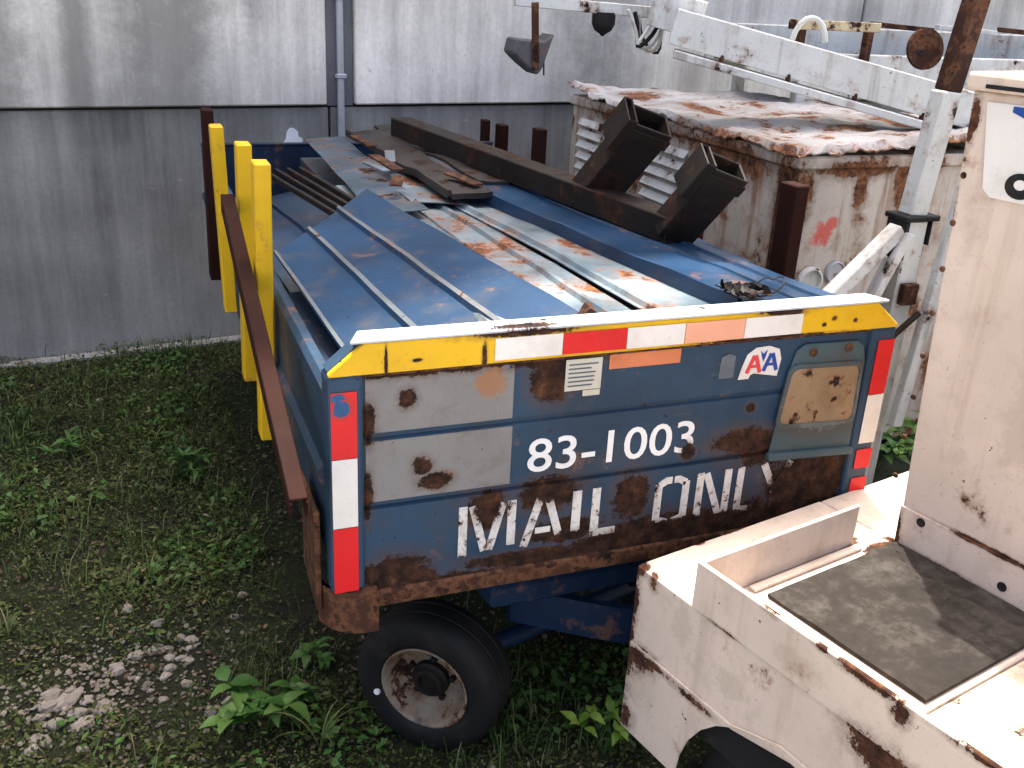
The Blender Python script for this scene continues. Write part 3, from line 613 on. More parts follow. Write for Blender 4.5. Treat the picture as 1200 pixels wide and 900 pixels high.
# black steel frame: long box beam with two leaning open uprights
fr = thing('scrap_weldment','black rusty box-section frame with two open uprights leaning right','steel frame',(1.1,1.5,1.33))
def loc(p, o): return Vector(p)-Vector(o)
FO = (1.1,1.5,1.33)
bF, bN = V(.86,2.62,1.405), V(1.262,.70,1.352)
G().bar(loc(bF,FO),loc(bN,FO),.10,.085,hollow=.008).build('long_beam','rustdark',fr,.004)
for b0, t0, wd, dp in (((1.185,1.22,1.34),(1.285,.975,1.655),.145,.105),((1.262,.74,1.335),(1.345,.585,1.572),.13,.09)):
    b0 = V(*b0); t0 = V(*t0)
    u = G().bar(loc(b0,FO),loc(t0,FO),wd,dp,up=(0,1,0),hollow=.009).build('upright','rustdark',fr,.003)
    d = (t0-b0).normalized(); side = d.cross(V(0,1,0)).normalized()
    if side.x > 0: side = -side
    G().bar(loc(t0-d*.13+side*(wd*.5+.02),FO),loc(t0+d*.012+side*(wd*.5+.02),FO),.036,dp*1.1,up=(0,1,0),hollow=.006).build('collar','rustdark',u,.003)
    G().bar(loc(t0-d*.06,FO),loc(t0-d*.02,FO),wd*1.08,dp*1.1,up=(0,1,0),hollow=.006).build('end_band','rustdark',u,.002)
# crushed rusty end and wire on the deep blue sheet
g = G(); NU, NV = 18, 12; vs = []
for i in range(NU):
    for j in range(NV):
        u, v = i/(NU-1), j/(NV-1); p = Vector((1.07+.125*u, .085+.075*v, 1.322))
        n3 = noise.noise_vector(Vector((u*5,v*4,3.3)))*.020+noise.noise_vector(Vector((u*13,v*9,8.)))*.008
        vs.append((p.x+n3.x, p.y+n3.y, p.z+abs(n3.z)*1.6+.02*math.sin(v*math.pi)*(1-u*.6)))
N = len(vs); vs = vs+[(x,y,z-.002) for x,y,z in vs]; fs = []
for i in range(NU-1):
    for j in range(NV-1):
        a = i*NV+j; fs += [(a,a+1,a+NV+1,a+NV),(N+a,N+a+NV,N+a+NV+1,N+a+1)]
g.add(vs,fs)
tag(g.build('crumpled_scrap','rustdark',None,origin=(1.12,.12,1.31)),'crumpled rusty metal scrap on the rail edge of the pile','scrap')
pts = [(1.19+.035*math.cos(t*.6)+.004*t, .13+.02*math.sin(t*.6), 1.335+.022*math.sin(t*.6+1)) for t in range(14)]
tag(G().tube(pts,.0022,6).build('wire_loop','rustdark',None,smooth=True,origin=(1.2,.13,1.315)),'thin bent wire loop near the front right rail','wire')
tag(G().add([(.64,.10,1.305),(.70,.09,1.303),(.685,.15,1.305),(.665,.115,1.333),(.69,.13,1.324)],[(0,1,3),(1,4,3),(1,2,4),(2,0,3,4),(0,2,1)]).build('bent_flap','rust',None,origin=(.67,.12,1.303)),'small curled rusty flap just behind the white flange','scrap')
for k in range(7):
    x = random.uniform(.5,.95); y = random.uniform(1.3,2.4)
    a = V(x,y,1.36); b = a+V(random.uniform(-.12,.12),random.uniform(.1,.3),.012)
    tag(G().bar(a,b,random.uniform(.02,.05),.008).build('scrap_strip',random.choice(['rust','sheetbrown','sheetpale']),None,.001,origin=tuple(a)),'short loose rusty strip among the debris at the back of the pile','scrap','loose strips on the pile')
# maroon channel leaning along the left side
a, b = V(-.083,1.11,1.415), V(-.083,-.10,1.005); d = (b-a).normalized()
g = G(); g.bar(a,b,.040,.007,up=(0,0,1)); g.bar(a+V(-.0175,0,-.028),b+V(-.0175,0,-.028),.005,.048,up=(0,0,1)); g.bar(a+V(.0175,0,-.028),b+V(.0175,0,-.028),.005,.048,up=(0,0,1))
tag(g.build('steel_channel','maroon',None,.002,origin=tuple(b)),'long maroon steel channel leaning diagonally across the yellow stakes','steel channel')

# ================================================================== CREAM TUG, lower right
TZ = .75
tug = thing('tow_tractor','cream rust-edged tow tractor with worn floor mat, lower right foreground','tractor',(.727,-.184,0),R(12.5))
# local frame: x to the right, -y towards the camera
G().box(.0,.66,-.70,-.0,TZ-.02,TZ).build('rear_deck','cream',tug,.004)
G().box(.0,1.25,-1.75,-.702,TZ-.03,TZ-.008).build('front_deck','creamrust',tug,.003)
G().box(.665,1.25,-.24,-.0,TZ-.02,TZ-.002).build('deck_extension','cream',tug,.004)
G().box(-.012,.0,-1.75,-.195,TZ-.004,TZ+.121).build('kick_plate','cream',tug,.003)
G().box(.001,.545,-.206,-.196,TZ+.001,TZ+.119).build('kick_plate','cream',tug,.003)
G().box(.155,.545,-.236,-.214,TZ+.001,TZ+.010).build('threshold_strip','cream',tug,.002)
# floor mat, slightly buckled
g = G(); nu, nv = 20, 20; top = []
for i in range(nu):
    for j in range(nv):
        u, v = i/(nu-1), j/(nv-1); top.append((.168+.478*u, -.262-.425*v, TZ+.012+.004*noise.noise(Vector((u*4,v*4,2)))+.012*max(0,1-abs(u-.80)/.05)))
N = nu*nv; vs = top+[(x,y,TZ+.003) for x,y,z in top]; fs = []
for i in range(nu-1):
    for j in range(nv-1):
        a = i*nv+j; fs += [(a,a+1,a+nv+1,a+nv)]
rim = list(range(nv))+[i*nv+nv-1 for i in range(1,nu)]+[(nu-1)*nv+j for j in range(nv-2,-1,-1)]+[i*nv for i in range(nu-2,0,-1)]
fs += [(a,N+a,N+b,b) for a,b in zip(rim,rim[1:]+rim[:1])]
g.add(vs,fs).build('floor_mat','mat',tug,smooth=True)
# outer side: upper band, lower skirt with wheel arch
def ys(pl): return [(-t,z) for t,z in pl]
G().prism(ys([(.0,.512),(.0,TZ-.004),(1.75,TZ-.004),(1.75,.56),(.72,.56),(.60,.566),(.36,.512)]),0,-.006,.006).build('side_band','cream',tug,.002)
arch = [(.215,.262)]+[(.50-.285*math.cos(t*math.pi/14)*1.0, .262+.30*math.sin(t*math.pi/14)) for t in range(1,14)]+[(.785,.262)]
G().prism(ys([(.006,.264),(.01,.53),(.36,.53),(.5,.578),(.7,.575),(.9,.53),(1.75,.53),(1.75,.262)]+arch[::-1]),0,-.0125,-.0065).build('side_skirt','cream',tug,.001)
G().prism([(.0,.264),(1.25,.264),(1.25,TZ-.022),(.0,TZ-.022)],1,-.008,.0).build('rear_plate','cream',tug,.002)
G().box(.02,1.22,-1.72,-.02,.40,TZ-.035).build('chassis','black',tug)
# body of the driving side
bx = G(); x0, x1 = .658, 1.25
vs = [(x0,-.255,TZ),(x1,-.255,TZ),(x1,-1.75,TZ),(x0,-1.75,TZ),(x0,-.195,1.885),(x1,-.195,1.885),(x1,-1.75,1.885),(x0,-1.75,1.885)]
bx.add(vs,[(3,2,1,0),(4,5,6,7),(0,1,5,4),(1,2,6,5),(2,3,7,6),(3,0,4,7)]).build('body_shell','cream',tug,.006,seg=2)
G().prism([(-.252,TZ+.002),(-.248,.862),(-1.74,.862),(-1.74,TZ+.002)],0,x0-.006,x0-.0005).build('lower_strip','cream',tug,.002)
G().box(x0-.02,x1+.01,-1.76,-.185,1.886,1.925).build('roof_cap','cream',tug,.008,seg=2)
G().box(x0-.0215,x0-.018,-.6,-.235,1.893,1.902).build('roof_slot','black',tug)
for t, z in ((.313,.843),(.547,.789),(.8,.82)): G().lathe((x0-.0065,-t,z),(-1,0,0),[(0,.0),(.0012,.009),(.0012,.012),(-.004,.012)],14).build('bolt_hole','black',tug)
for k in range(9): G().lathe((x0-.0005,-.213-.0005*k,.93+.11*k),(-1,0,0),[(0,.008),(.003,.006),(.004,0)],10).build('edge_rivet','rust',tug)
st = G().prism([(-.235,1.865),(-.27,1.68),(-.29,1.664),(-.62,1.664),(-.62,1.872)],0,x0-.004,x0-.0005).build('notice_panel','whitetape',tug,.001)
G().prism([(-.30,1.850),(-.42,1.81),(-.60,1.80),(-.60,1.862),(-.30,1.862)],0,x0-.0055,x0-.0042).build('blue_print','logoblue',st)
c_ = [(-.355+.035*math.cos(t*math.pi/10), 1.70+.028*math.sin(t*math.pi/10)) for t in range(20)]
G().prism(c_,0,x0-.0055,x0-.0042).build('black_figure','black',st)
c_ = [(-.355+.014*math.cos(t*math.pi/10), 1.703+.011*math.sin(t*math.pi/10)) for t in range(20)]
G().prism(c_,0,x0-.0065,x0-.0056).build('white_counter','whitetape',st)
e = bpy.data.objects.new('wheel',None); COL.objects.link(e); e.parent = tug
G().lathe((.115,-.50,.255),(-1,0,0),[(.08,.14),(.09,.16),(.09,.22),(.07,.25),(-.07,.25),(-.09,.22),(-.09,.16),(-.08,.14)],40).build('tyre','rubber',e,smooth=True)
G().lathe((.115,-.50,.255),(-1,0,0),[(.08,.142),(.06,.13),(.02,.12),(.03,.05),(.05,.04),(.05,0)],30).build('rim','rim',e,smooth=True)
e2 = copy_tree(e, tug); e2.location = (0,-1.05,0)

# ================================================================== RUSTY CABINET beside the cart
cab = thing('equipment_cabinet','rusted white louvred steel cabinet with crumpled top, right of the cart','cabinet',(2.15,1.30,0),R(1.0))
BW, BL, BH = 1.15, 2.12, 1.47
g = G(); g.box(0,BW,0,BL,.12,BH); g.build('body','boxside',cab,.01,seg=2)
for x in (.05,BW-.15):
    for y in (.1,BL-.2): G().box(x,x+.1,y,y+.1,-.02,.125).build('foot','rust',cab)
# crumpled lid with rolled, torn edge
g = G(); nu, nv = 110, 64; top = []
for i in range(nu):
    for j in range(nv):
        u, v = i/(nu-1), j/(nv-1); x = -.035+(BW+.07)*v; y = -.035+(BL+.05)*u
        z = BH+.035+.03*noise.noise(Vector((x*3.2,y*2.4,1)))+.014*noise.noise(Vector((x*11,y*9,4)))
        z += .08*v*(1-u)**2                      # front right corner bent up
        z += .06*max(0,(u-.82)/.18)*max(0,1-v*3)
        e_ = min(u,v,1-u,1-v)
        if e_ < .012: z -= .022+.02*noise.noise(Vector((x*9,y*9,9)))+.014*noise.noise(Vector((x*37,y*37,9))); x += .012*noise.noise(Vector((x*23,y*23,2))); y += .012*noise.noise(Vector((x*23,y*23,7)))
        top.append((x,y,z))
N = nu*nv; vs = top+[(x,y,z-.006) for x,y,z in top]; fs = []
for i in range(nu-1):
    for j in range(nv-1):
        a = i*nv+j; fs += [(a,a+1,a+nv+1,a+nv),(N+a,N+a+nv,N+a+nv+1,N+a+1)]
rim = list(range(nv))+[i*nv+nv-1 for i in range(1,nu)]+[(nu-1)*nv+j for j in range(nv-2,-1,-1)]+[i*nv for i in range(nu-2,0,-1)]
fs += [(a,N+a,N+b,b) for a,b in zip(rim,rim[1:]+rim[:1])]
g.add(vs,fs).build('lid','boxlid',cab)
G().box(-.022,BW+.022,-.022,BL+.01,BH-.05,BH+.004).build('lid_skirt','boxside',cab,.008)
for y0, y1 in ((1.62,2.0),(.82,1.22)):
    for k in range(9):
        z = 1.36-.062*k
        g = G(); g.prism([(-.001,z),(-.026,z-.034),(-.022,z-.040),(-.001,z-.012)],1,y0,y1); g.build('louvre','white',cab,.001)
G().box(-.012,-.001,.02,.10,.15,1.40).build('corner_trim','rust',cab,.003)
G().box(.0,.06,-.012,-.001,.15,1.41).build('corner_trim','boxside',cab,.003)
gg = G().lathe((.27,-.002,.98),(0,-1,0),[(0,.05),(.012,.05),(.016,.044),(.008,.038),(.008,0)],24); gg.build('gauge','galv',cab,smooth=True)
G().lathe((.14,-.002,.95),(0,-1,0),[(0,.062),(.02,.062),(.024,.052),(.006,.048),(.006,0)],24).build('gauge','white',cab,smooth=True)

# ================================================================== BOOM, MAST AND THEIR FITTINGS
boom = thing('loader_boom','white raised steel boom sloping over the rusted cabinet','boom',(2.6,1.75,0))
BO = (2.6,1.75,0)
def bb(name, a, b, wd, ht, m='whiteclean', par=None, **k): return G().bar(loc(a,BO),loc(b,BO),wd,ht,**k).build(name,m,par or boom,.004)
pL, pR = V(1.98,2.12,1.915), V(3.35,1.35,1.585)
bb('box_girder',pL,pR,.14,.15)
bb('lower_flange',pL-V(.0,.03,.115),pR-V(.0,.03,.115),.17,.035)
bb('cable_tray',pL+V(.05,.14,.07),pR+V(.05,.14,.07),.14,.02)
dd = pR-pL
for k in range(5):
    q = pL+dd*(.12+.19*k); bb('flange_web',q-V(.0,.075,.10),q-V(.0,.075,.07),.012,.03,'rust')
bb('slim_arm',V(2.12,2.34,1.955),V(1.36,2.50,1.985),.05,.052)
bb('arm_head',V(1.95,2.26,1.99),V(2.12,2.12,1.94),.14,.16)
G().tube([loc(V(2.43,1.85,1.88),BO)+V(.14*0.5*(1-math.cos(t*math.pi/8)),-.05*t/8,.10*math.sin(t*math.pi/8)) for t in range(9)],.012,8).build('lifting_hoop','whiteclean',boom,smooth=True)
for k in range(5):
    pts = [(1.83+.03*k-2.6+.02*math.sin(t*.8+k), 2.28-1.75+.02*k, 1.97-.15*math.sin(t*math.pi/9)-.01*k) if True else 0 for t in range(10)]
    pts = [(p_[0]+.016*t, p_[1], p_[2]) for t, p_ in enumerate(pts)]
    G().tube(pts,.008+.002*(k%2),7).build('cable',['whiteclean','black','galv'][k%3],boom,smooth=True)
G().bar(loc((3.2,1.5,1.55),BO),loc((3.2,1.5,-.02),BO),.12,.12).build('support_leg','white',boom,.004)
# lamps on the slim arm
lamp = thing('work_lamp','dented grey lamp shade hanging at the tip of the slim white arm','lamp',(1.42,2.46,1.74))
G().prism([(-.09,.02),(-.075,.085),(-.02,.08),(.06,.075),(.11,.11),(.06,-.04),(.035,-.075),(-.03,-.03)],1,-.06,.08).build('shade','hood',lamp,.008)
G().bar((.0,-.066,.24),(.02,-.066,-.05),.035,.008,up=(0,1,0)).build('hanger','rust',lamp,.002)
G().tube([(.1,.0,.1),(.09,.01,0),(.095,.01,-.08)],.004,6).build('wire','black',lamp)
lamp2 = thing('hanging_horn','small black bell-shaped fitting under the slim arm over the cabinet','fitting',(1.78,2.42,1.78))
G().lathe((0,0,.12),(0,0,1),[(.05,.0),(.05,.055),(.0,.055),(-.03,.04),(-.045,.015),(-.06,0)],18).build('bell','black',lamp2,smooth=True)
G().tube([(0,0,.07),(.005,0,-.03)],.006,6).build('rod','galv',lamp2)
# mast
mast = thing('loader_mast','white steel mast with rusty upper end and disc, behind the tug','mast',(2.3,.8,0))
G().bar((0,0,-.02),(0.0,0,1.33),.088,.085,up=(0,1,0)).build('lower_post','whiteclean',mast,.006)
G().bar((.0,0,1.345),(.04,0,1.78),.078,.075,up=(0,1,0)).build('upper_post','whiteclean',mast,.006)
G().bar((.045,0,1.78),(.11,0,2.25),.07,.07,up=(0,1,0)).build('rusty_head','rust',mast,.006)
G().box(-.075,.08,-.06,.06,1.33,1.35).build('clamp','black',mast,.004)
G().box(-.066,-.050,-.055,.05,1.19,1.33).build('clamp_strap','black',mast,.002)
G().box(.050,.058,-.05,.05,1.24,1.33).build('clamp_strap','black',mast,.002)
ds = G().lathe((-.005,.10,1.91),(-.15,-1,.2),[(0,.0),(.0,.07),(.014,.07),(.014,.0)],30).build('disc','rust',mast)
for x, z in ((-.03,1.90),(.028,1.885)): G().lathe((x,.083,z),(-.15,-1,.2),[(0,0),(.003,.008),(.0,.012)],10).build('bolt_hole','black',ds)
G().bar((-.07,-.02,1.30),(-.46,-.02,.93),.06,.05).build('diagonal_strut','whiteclean',mast,.004)
G().bar((-.06,-.0,1.18),(-.30,.0,.55),.05,.03).build('diagonal_strut','galv',mast,.004)
G().bar((-.05,-.055,1.29),(-.24,-.055,.86),.035,.03).build('thin_brace','whiteclean',mast,.003)
G().bar((.13,-.10,1.62),(.01,-.12,.55),.045,.04,up=(0,1,0)).build('leaning_member','whiteclean',mast,.004)
G().tube([(.02,-.11,1.0),(-.08,-.12,.93),(-.16,-.10,.80)],.012,8).build('hose','rustdark',mast,smooth=True)
G().bar((-.0,-.06,1.1),(-.0,-.06,1.02),.07,.03).build('bolt_plate','rust',mast,.004)
col = thing('steel_column','wide pale grey steel column between the mast and the tug','column',(2.52,.62,0))
G().bar((0,0,-.02),(0.02,0,1.80),.16,.12,up=(0,1,0)).build('post','whiteclean',col,.006)
G().bar((-.10,-.05,.60),(-.02,-.07,1.02),.05,.05).build('bracket_arm','galv',col,.004)
G().tube([(-.14,-.1,.98),(-.06,-.1,1.03),(.03,-.1,1.05),(.05,-.08,1.0),(.04,-.08,.9)],.014,8).build('hose','rustdark',col,smooth=True)
G().bar((-.18,-.08,.55),(.04,-.08,.93),.06,.03).build('bracket_arm','white',col,.004)
G().box(-.14,.06,-.14,-.06,.88,.94).build('bracket_plate','galv',col,.004)
tag(G().tube([(1.66,.42,.30),(2.2,.34,.27),(2.45,.3,.25)],.016,10).build('loose_pipe','whiteclean',None,smooth=True,origin=(1.66,.42,.27)),'thin whitish pipe in the gap right of the cart front','pipe')
# conveyor in the background, right
cv = thing('conveyor','old belt conveyor with dark belt and pale rails behind the boom','conveyor',(4.2,3.05,0),R(-2))
G().box(-1.2,3.2,-.30,.30,1.70,1.73).build('belt','rubber',cv)
G().box(-1.25,3.2,-.345,-.302,1.63,1.78).build('side_rail','whiteclean',cv,.006)
G().box(-1.25,3.2,.302,.345,1.66,1.90).build('side_rail','whiteclean',cv,.006)
G().box(-1.15,-.58,-.40,-.35,1.90,1.95).build('yellow_strip',paint('strip_rusty_yellow',(.5,.42,.25),.5,8,.6,.2),cv,.004)
G().box(-1.1,-1.06,-.40,-.35,1.70,1.90).build('strip_post','rust',cv,.003); G().box(-.66,-.62,-.40,-.35,1.70,1.90).build('strip_post','rust',cv,.003)
for x in (-1.0,1.0,3.0):
    for y in (-.32,.32): G().bar((x,y,-.02),(x,y,1.66),.06,.06,up=(1,0,0)).build('leg','white',cv,.003)
for k in range(4): G().bar((-.2+.5*k,.18,1.93),(.2+.5*k,.1,1.91),.05,.03).build('top_clip',['rust','whiteclean'][k%2],cv,.003)

# ================================================================== PLANTS, STONES, GROUND COVER
rng = np.random.default_rng(5)
def leafcloud(name, label, cat, m, n, size, region, height, dens=None, tint=(.0,1.), tilt=.9, slim=.55):
    P = []
    while len(P) < n:
        q = rng.uniform((region[0],region[2]),(region[1],region[3]),(n,2))
        for x, y in q:
            d = .5+.9*noise.noise(Vector((x*1.7,y*1.7,11)))+.5*noise.noise(Vector((x*5,y*5,4)))
            if dens: d = dens(x, y, d)
            if rng.random() < d: P.append((x,y))
            if len(P) >= n: break
    P = np.array(P); z = np.array([ground_z(x,y) for x,y in P])
    hz = np.array([.35+.9*max(0,.5+noise.noise(Vector((x*2.3,y*2.3,21)))) for x,y in P])
    z = z+rng.random(n)**1.5*height*hz+.002
    s = rng.uniform(*size,n); az = rng.uniform(0,2*math.pi,n); ti = rng.normal(0,tilt*.5,n)
    d = np.stack([np.cos(az)*np.cos(ti),np.sin(az)*np.cos(ti),np.sin(ti)],1); sd_ = np.stack([-np.sin(az),np.cos(az),rng.normal(0,.35,n)],1)
    c = np.stack([P[:,0],P[:,1],z],1); up = np.cross(d,sd_)
    v0 = c; v1 = c+d*s[:,None]*.5+sd_*s[:,None]*slim*.5; v2 = c+d*s[:,None]; v3 = c+d*s[:,None]*.5-sd_*s[:,None]*slim*.5
    v2[:,2] -= s*.15
    vs = np.stack([v0,v1,v2,v3],1).reshape(-1,3); fs = np.arange(4*n).reshape(-1,4)
    me = bpy.data.meshes.new(name); me.from_pydata(vs.tolist(),[],fs.tolist())
    t = np.clip(rng.normal(.45,.22,n)+np.array([.25*noise.noise(Vector((x*2,y*2,40))) for x,y in P]),tint[0],tint[1])
    at = me.attributes.new('tint','FLOAT','POINT'); at.data.foreach_set('value',np.repeat(t,4).astype(np.float32))
    me.materials.append(M[m]); o = bpy.data.objects.new(name,me); COL.objects.link(o); tag(o,label,cat); o['kind'] = 'stuff'; return o
def stony(x, y):   # bare gravelly patch at the near left
    return math.exp(-(((x+.62)/.38)**2+((y-.72)/.3)**2))
def dcov(x, y, d):
    d -= .6*stony(x,y)
    if 0 < x < 1.55 and .5 < y < 3.2: d *= .25
    return d
leafcloud('creeping_weeds','low creeping green weeds covering the damp soil round the cart','ground cover','cover',135000,(.006,.019),(-1.9,2.3,-.9,3.78),.045,lambda x,y,d: dcov(x,y,d+.3))
leafcloud('creeping_weeds','taller dark weed leaves left of the cart','ground cover','cover',9000,(.018,.04),(-1.9,.1,.3,3.7),.09,dcov,slim=.4)
leafcloud('creeping_weeds','patchy clumps of broader bright green weed leaves on the ground','ground cover','leaf',3600,(.02,.045),(-1.9,2.0,-.9,3.6),.075,lambda x,y,d: max(0,d-.62)*2.2 if not(0<x<1.55 and y>.45) else 0,slim=.6)
leafcloud('leaf_litter','brown dead leaves and twigs scattered between the weeds','leaf litter','litter',11000,(.008,.03),(-2.2,2.6,-1.2,3.75),.02,lambda x,y,d: .6,tilt=.4)
def blades(name, label, n, region, hmin, hmax, wd, m='blade', dens=None):
    vs = []; fs = []; tn = []; k = 0
    while k < n:
        x = rng.uniform(region[0],region[1]); y = rng.uniform(region[2],region[3])
        d = .35+.9*noise.noise(Vector((x*2.6,y*2.6,71)))-.8*stony(x,y)
        if 0 < x < 1.55 and .35 < y < 3.2: d *= .2
        if rng.random() > d: continue
        az = rng.uniform(0,6.28); h = rng.uniform(hmin,hmax); ln = rng.uniform(.2,.9)*h; dx, dy = math.cos(az), math.sin(az); w_ = wd*rng.uniform(.6,1.3)
        o = len(vs); z = ground_z(x,y)-.005
        for q, (u, zz, ww) in enumerate(((0,0,1),(.35,.65,.8),(1,.95,.1))):
            px, py, pz = x+dx*ln*u, y+dy*ln*u, z+h*zz
            vs += [(px-dy*w_*ww/2,py+dx*w_*ww/2,pz),(px+dy*w_*ww/2,py-dx*w_*ww/2,pz)]
        fs += [(o,o+1,o+3,o+2),(o+2,o+3,o+5,o+4)]; tn += [float(np.clip(rng.normal(.4,.25),0,1))]*6; k += 1
    me = bpy.data.meshes.new(name); me.from_pydata(vs,[],fs)
    at = me.attributes.new('tint','FLOAT','POINT'); at.data.foreach_set('value',np.array(tn,np.float32))
    me.materials.append(M[m]); o = bpy.data.objects.new(name,me); COL.objects.link(o); tag(o,label,'grass'); o['kind'] = 'stuff'
blades('grass','thin grass blades growing among the creeping weeds',15000,(-2.2,2.6,-1.2,3.75),.02,.13,.004)
# gravel crumbs
def rock(seed, sub=1):
    bm = bmesh.new(); bmesh.ops.create_icosphere(bm, subdivisions=sub, radius=1)
    r_ = random.Random(seed); k = (r_.uniform(.8,1.3), r_.uniform(.6,1.), r_.uniform(.45,.7))
    for v in bm.verts:
        f = 1+.45*noise.noise(v.co*1.4+Vector((seed*3.1,0,0))); v.co = Vector((v.co.x*k[0]*f, v.co.y*k[1]*f, v.co.z*k[2]*f))
    V_ = [v.co.copy() for v in bm.verts]; F_ = [tuple(q.index for q in f.verts) for f in bm.faces]; bm.free(); return V_, F_
RK = [rock(i) for i in range(6)]
g = G()
for k in range(1300):
    if k < 750: x = random.gauss(-.60,.22); y = random.gauss(.70,.16)
    else: x = random.uniform(-1.9,1.2); y = random.uniform(-.6,3.5)
    s = random.uniform(.003,.010); Vv, Ff = RK[k%6]; a = random.uniform(0,6.28); ca, sa = math.cos(a), math.sin(a)
    g.add([(x+s*(v.x*ca-v.y*sa), y+s*(v.x*sa+v.y*ca), ground_z(x,y)+.006+s*v.z) for v in Vv], Ff)
o = g.build('gravel','gravel',recalc=False); tag(o,'small pale gravel crumbs showing through the weeds','gravel'); o['kind'] = 'stuff'
rmesh = []
for i in range(8):
    Vv, Ff = rock(20+i, 2); me = bpy.data.meshes.new('stone'); me.from_pydata([tuple(v) for v in Vv],[],Ff); me.materials.append(M['stone']); rmesh.append(me)
def stone(x, y, s, label, group=None, rz=0):
    o = bpy.data.objects.new('stone', rmesh[random.randrange(8)]); COL.objects.link(o); o.scale = (s,s,s)
    o.location = (x,y,ground_z(x,y)+s*.08+.002); o.rotation_euler = (random.uniform(-.3,.3),random.uniform(-.3,.3),random.uniform(0,6.28))
    tag(o,label,'stone',group)
for k in range(34):
    stone(random.gauss(-.69,.115), random.gauss(.62,.10), random.choice((.008,.011,.015,.019,.024,.029)), 'pale limestone in the stone cluster at the lower left corner', 'stones in the lower left cluster')
for k in range(30):
    stone(random.gauss(-.40,.11), random.gauss(.80,.10), random.uniform(.008,.022), 'pale limestone scattered between the corner cluster and the broad-leaved weed', 'stones scattered before the cart')
for x, y, s, lb in ((-.50,1.10,.022,'single round whitish stone lying alone on the weeds left of the wheel'),(-.22,.52,.028,'flat tan stone beside the broad-leaved weed'),(-.27,.50,.03,'long grey stone left of the broad-leaved weed'),(-.12,1.06,.02,'small stone in the weeds below the bumper corner'),(-.6,3.0,.02,'small pale stone near the foot of the wall')):
    stone(x,y,s,lb)
# leafy weeds: each leaf is a mesh of its own
def leaf_mesh(name, m, tint, wide=.5, serr=.0):
    N = 7; vs = []; fs = []
    for i in range(N):
        u = i/(N-1); hw = wide*.5*math.sin(math.pi*min(1,u**.75))*(1-.15*u)+(.002 if i in (0,N-1) else 0)
        zc = .10*math.sin(u*math.pi)-.22*u*u; vs += [(u,-hw*(1+serr*(i%2)),zc+hw*.28),(u,0,zc),(u,hw*(1+serr*(i%2)),zc+hw*.28)]
    for i in range(N-1):
        a = i*3; fs += [(a,a+1,a+4,a+3),(a+1,a+2,a+5,a+4)]
    me = bpy.data.meshes.new(name); me.from_pydata(vs,[],fs); at = me.attributes.new('tint','FLOAT','POINT')
    at.data.foreach_set('value',np.full(len(vs),tint,np.float32)); me.materials.append(M[m])
    for p_ in me.polygons: p_.use_smooth = True
    return me
LM = {('leaf',i): leaf_mesh('leaf','leaf',.15+.3*i,.55,.12) for i in range(3)}
LM.update({('leafsuntint',i): leaf_mesh('leaf','leafsuntint',.2+.35*i,.5,.1) for i in range(3)})
LM.update({('slim',i): leaf_mesh('leaf','leaf',.1+.25*i,.28,0) for i in range(3)})
def weed(name, label, x, y, n, ls, h, kind, spread=1.0, cat='weed'):
    z0 = ground_z(x,y); t = thing(name,label,cat,(x,y,z0),0)
    ns = max(2,n//6)
    for s in range(ns):
        a = random.uniform(0,6.28); rr_ = random.uniform(.1,.6)*h*spread; top = V(math.cos(a)*rr_,math.sin(a)*rr_,h*random.uniform(.6,1.0))
        mid = V(top.x*.35,top.y*.35,top.z*.6); sg = G().tube([(0,0,-.01),tuple(mid),tuple(top)],.0022,5,r1=.001).build('stem','leaf',t)
        at = sg.data.attributes.new('tint','FLOAT','POINT'); at.data.foreach_set('value',np.full(len(sg.data.vertices),.3,np.float32))
        m_ = n//ns
        for k in range(m_):
            u = .35+.65*(k+1)/m_; b = (mid*(1-u)+top*u) if u > .3 else mid
            o = bpy.data.objects.new('leaf',LM[(kind,random.randrange(3))]); COL.objects.link(o); o.parent = t
            o.location = b; az = a+k*2.4+random.uniform(-.5,.5); o.rotation_euler = (random.uniform(-.35,.35),-random.uniform(-.15,.75),az)
            sc = ls*random.uniform(.65,1.15); o.scale = (sc,sc,sc)
    return t
weed('broadleaf_weed','broad-leaved green weed at the bottom edge left of the cart wheel',-.14,.36,36,.085,.15,'leaf',1.4)
weed('broadleaf_weed','smaller broad-leaved weed behind the flat tan stone',-.02,.46,22,.06,.11,'leaf',1.2)
weed('broadleaf_weed','bright green fern-like weed midway between wall and cart side',-.27,2.05,44,.075,.12,'slim',1.9)
weed('broadleaf_weed','bright green weed tuft near the left picture edge below the wall',-.75,2.33,32,.07,.11,'slim',1.6)
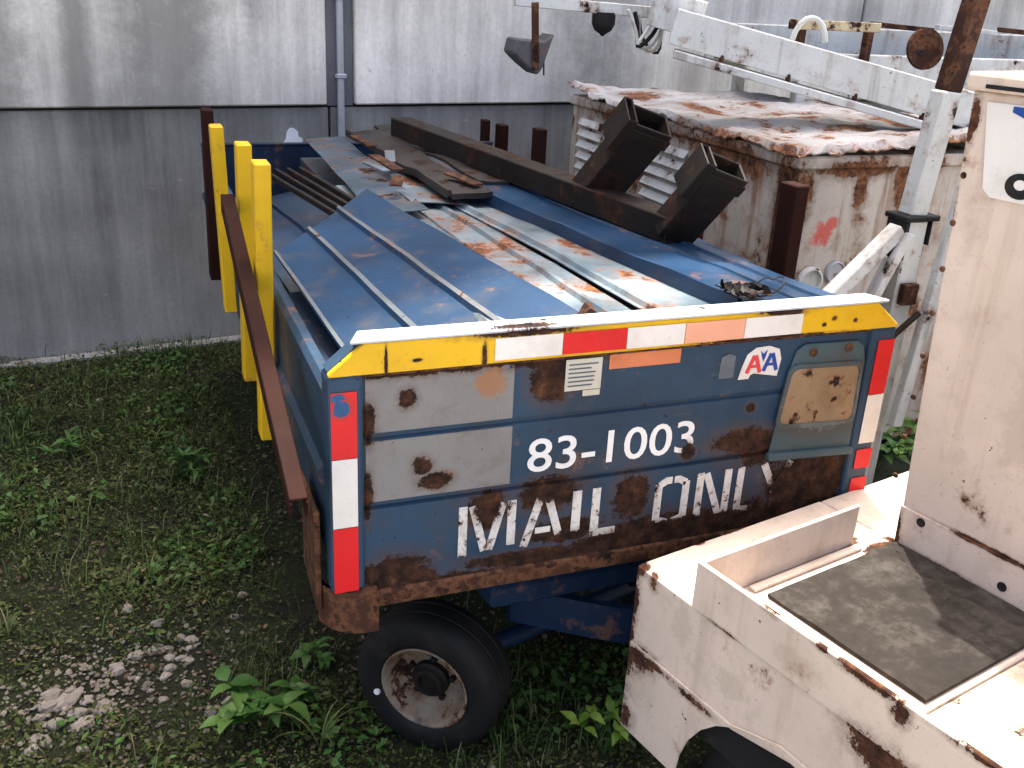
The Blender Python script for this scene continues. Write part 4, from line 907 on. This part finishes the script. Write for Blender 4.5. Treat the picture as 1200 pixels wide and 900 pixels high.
weed('broadleaf_weed','dark green weed cut by the left picture edge',-.98,1.72,20,.06,.10,'slim',1.2)
weed('sunlit_weed','sunlit yellow-green weed between the cart front and the tug',.78,-.02,30,.05,.16,'leafsuntint',1.0)
weed('broadleaf_weed','low weed in shade under the cart front near the tow frame',.70,.22,12,.04,.07,'leaf',1.2)
weed('broadleaf_weed','weed growing below the bumper corner of the cart',.05,.62,18,.055,.08,'leaf',1.3)
weed('broadleaf_weed','small weed close to the wall foot on the left',-.55,3.2,14,.05,.12,'slim',1.2)
weed('tall_weed','tall green weed growing at the foot of the rusted cabinet',2.62,1.08,44,.08,.40,'leaf',.7)
weed('tall_weed','tall green weed beside the steel column near the tug',2.86,1.06,40,.08,.36,'leaf',.7)
def tuft(label, x, y, n, h, wd, lean=.5):
    t = thing('grass_tuft',label,'grass tuft',(x,y,ground_z(x,y)))
    for k in range(n):
        a = random.uniform(0,6.28); hh = h*random.uniform(.6,1.1); ln = hh*lean*random.uniform(.5,1.6); vs = []; S = 7
        for i in range(S):
            u = i/(S-1); r_ = ln*u**1.6; z = hh*(math.sin(u*1.9)/math.sin(1.57)); ww = wd*(1-u**2)+.0004
            vs += [(math.cos(a)*r_-math.sin(a)*ww/2,math.sin(a)*r_+math.cos(a)*ww/2,z),(math.cos(a)*r_+math.sin(a)*ww/2,math.sin(a)*r_-math.cos(a)*ww/2,z)]
        fs = [(2*i,2*i+1,2*i+3,2*i+2) for i in range(S-1)]
        b = G().add(vs,fs).build('blade','blade',t,recalc=False); at = b.data.attributes.new('tint','FLOAT','POINT')
        at.data.foreach_set('value',np.full(len(b.data.vertices),random.uniform(.2,.95),np.float32))
tuft('arching grass tuft at the bottom edge just left of the tyre',.0,.23,9,.15,.007,.8)
tuft('pale grass tuft on the ground right of the front tyre',.62,.16,8,.13,.006,.5)
tuft('small grass tuft at the far left below the wall',-.82,2.75,9,.12,.005,.4)
tuft('grass tuft on the open weeds left of the bumper corner',-.42,1.25,10,.09,.005,.7)
tuft('grass tuft at the left picture edge above the stones',-.86,1.05,9,.09,.005,.7)
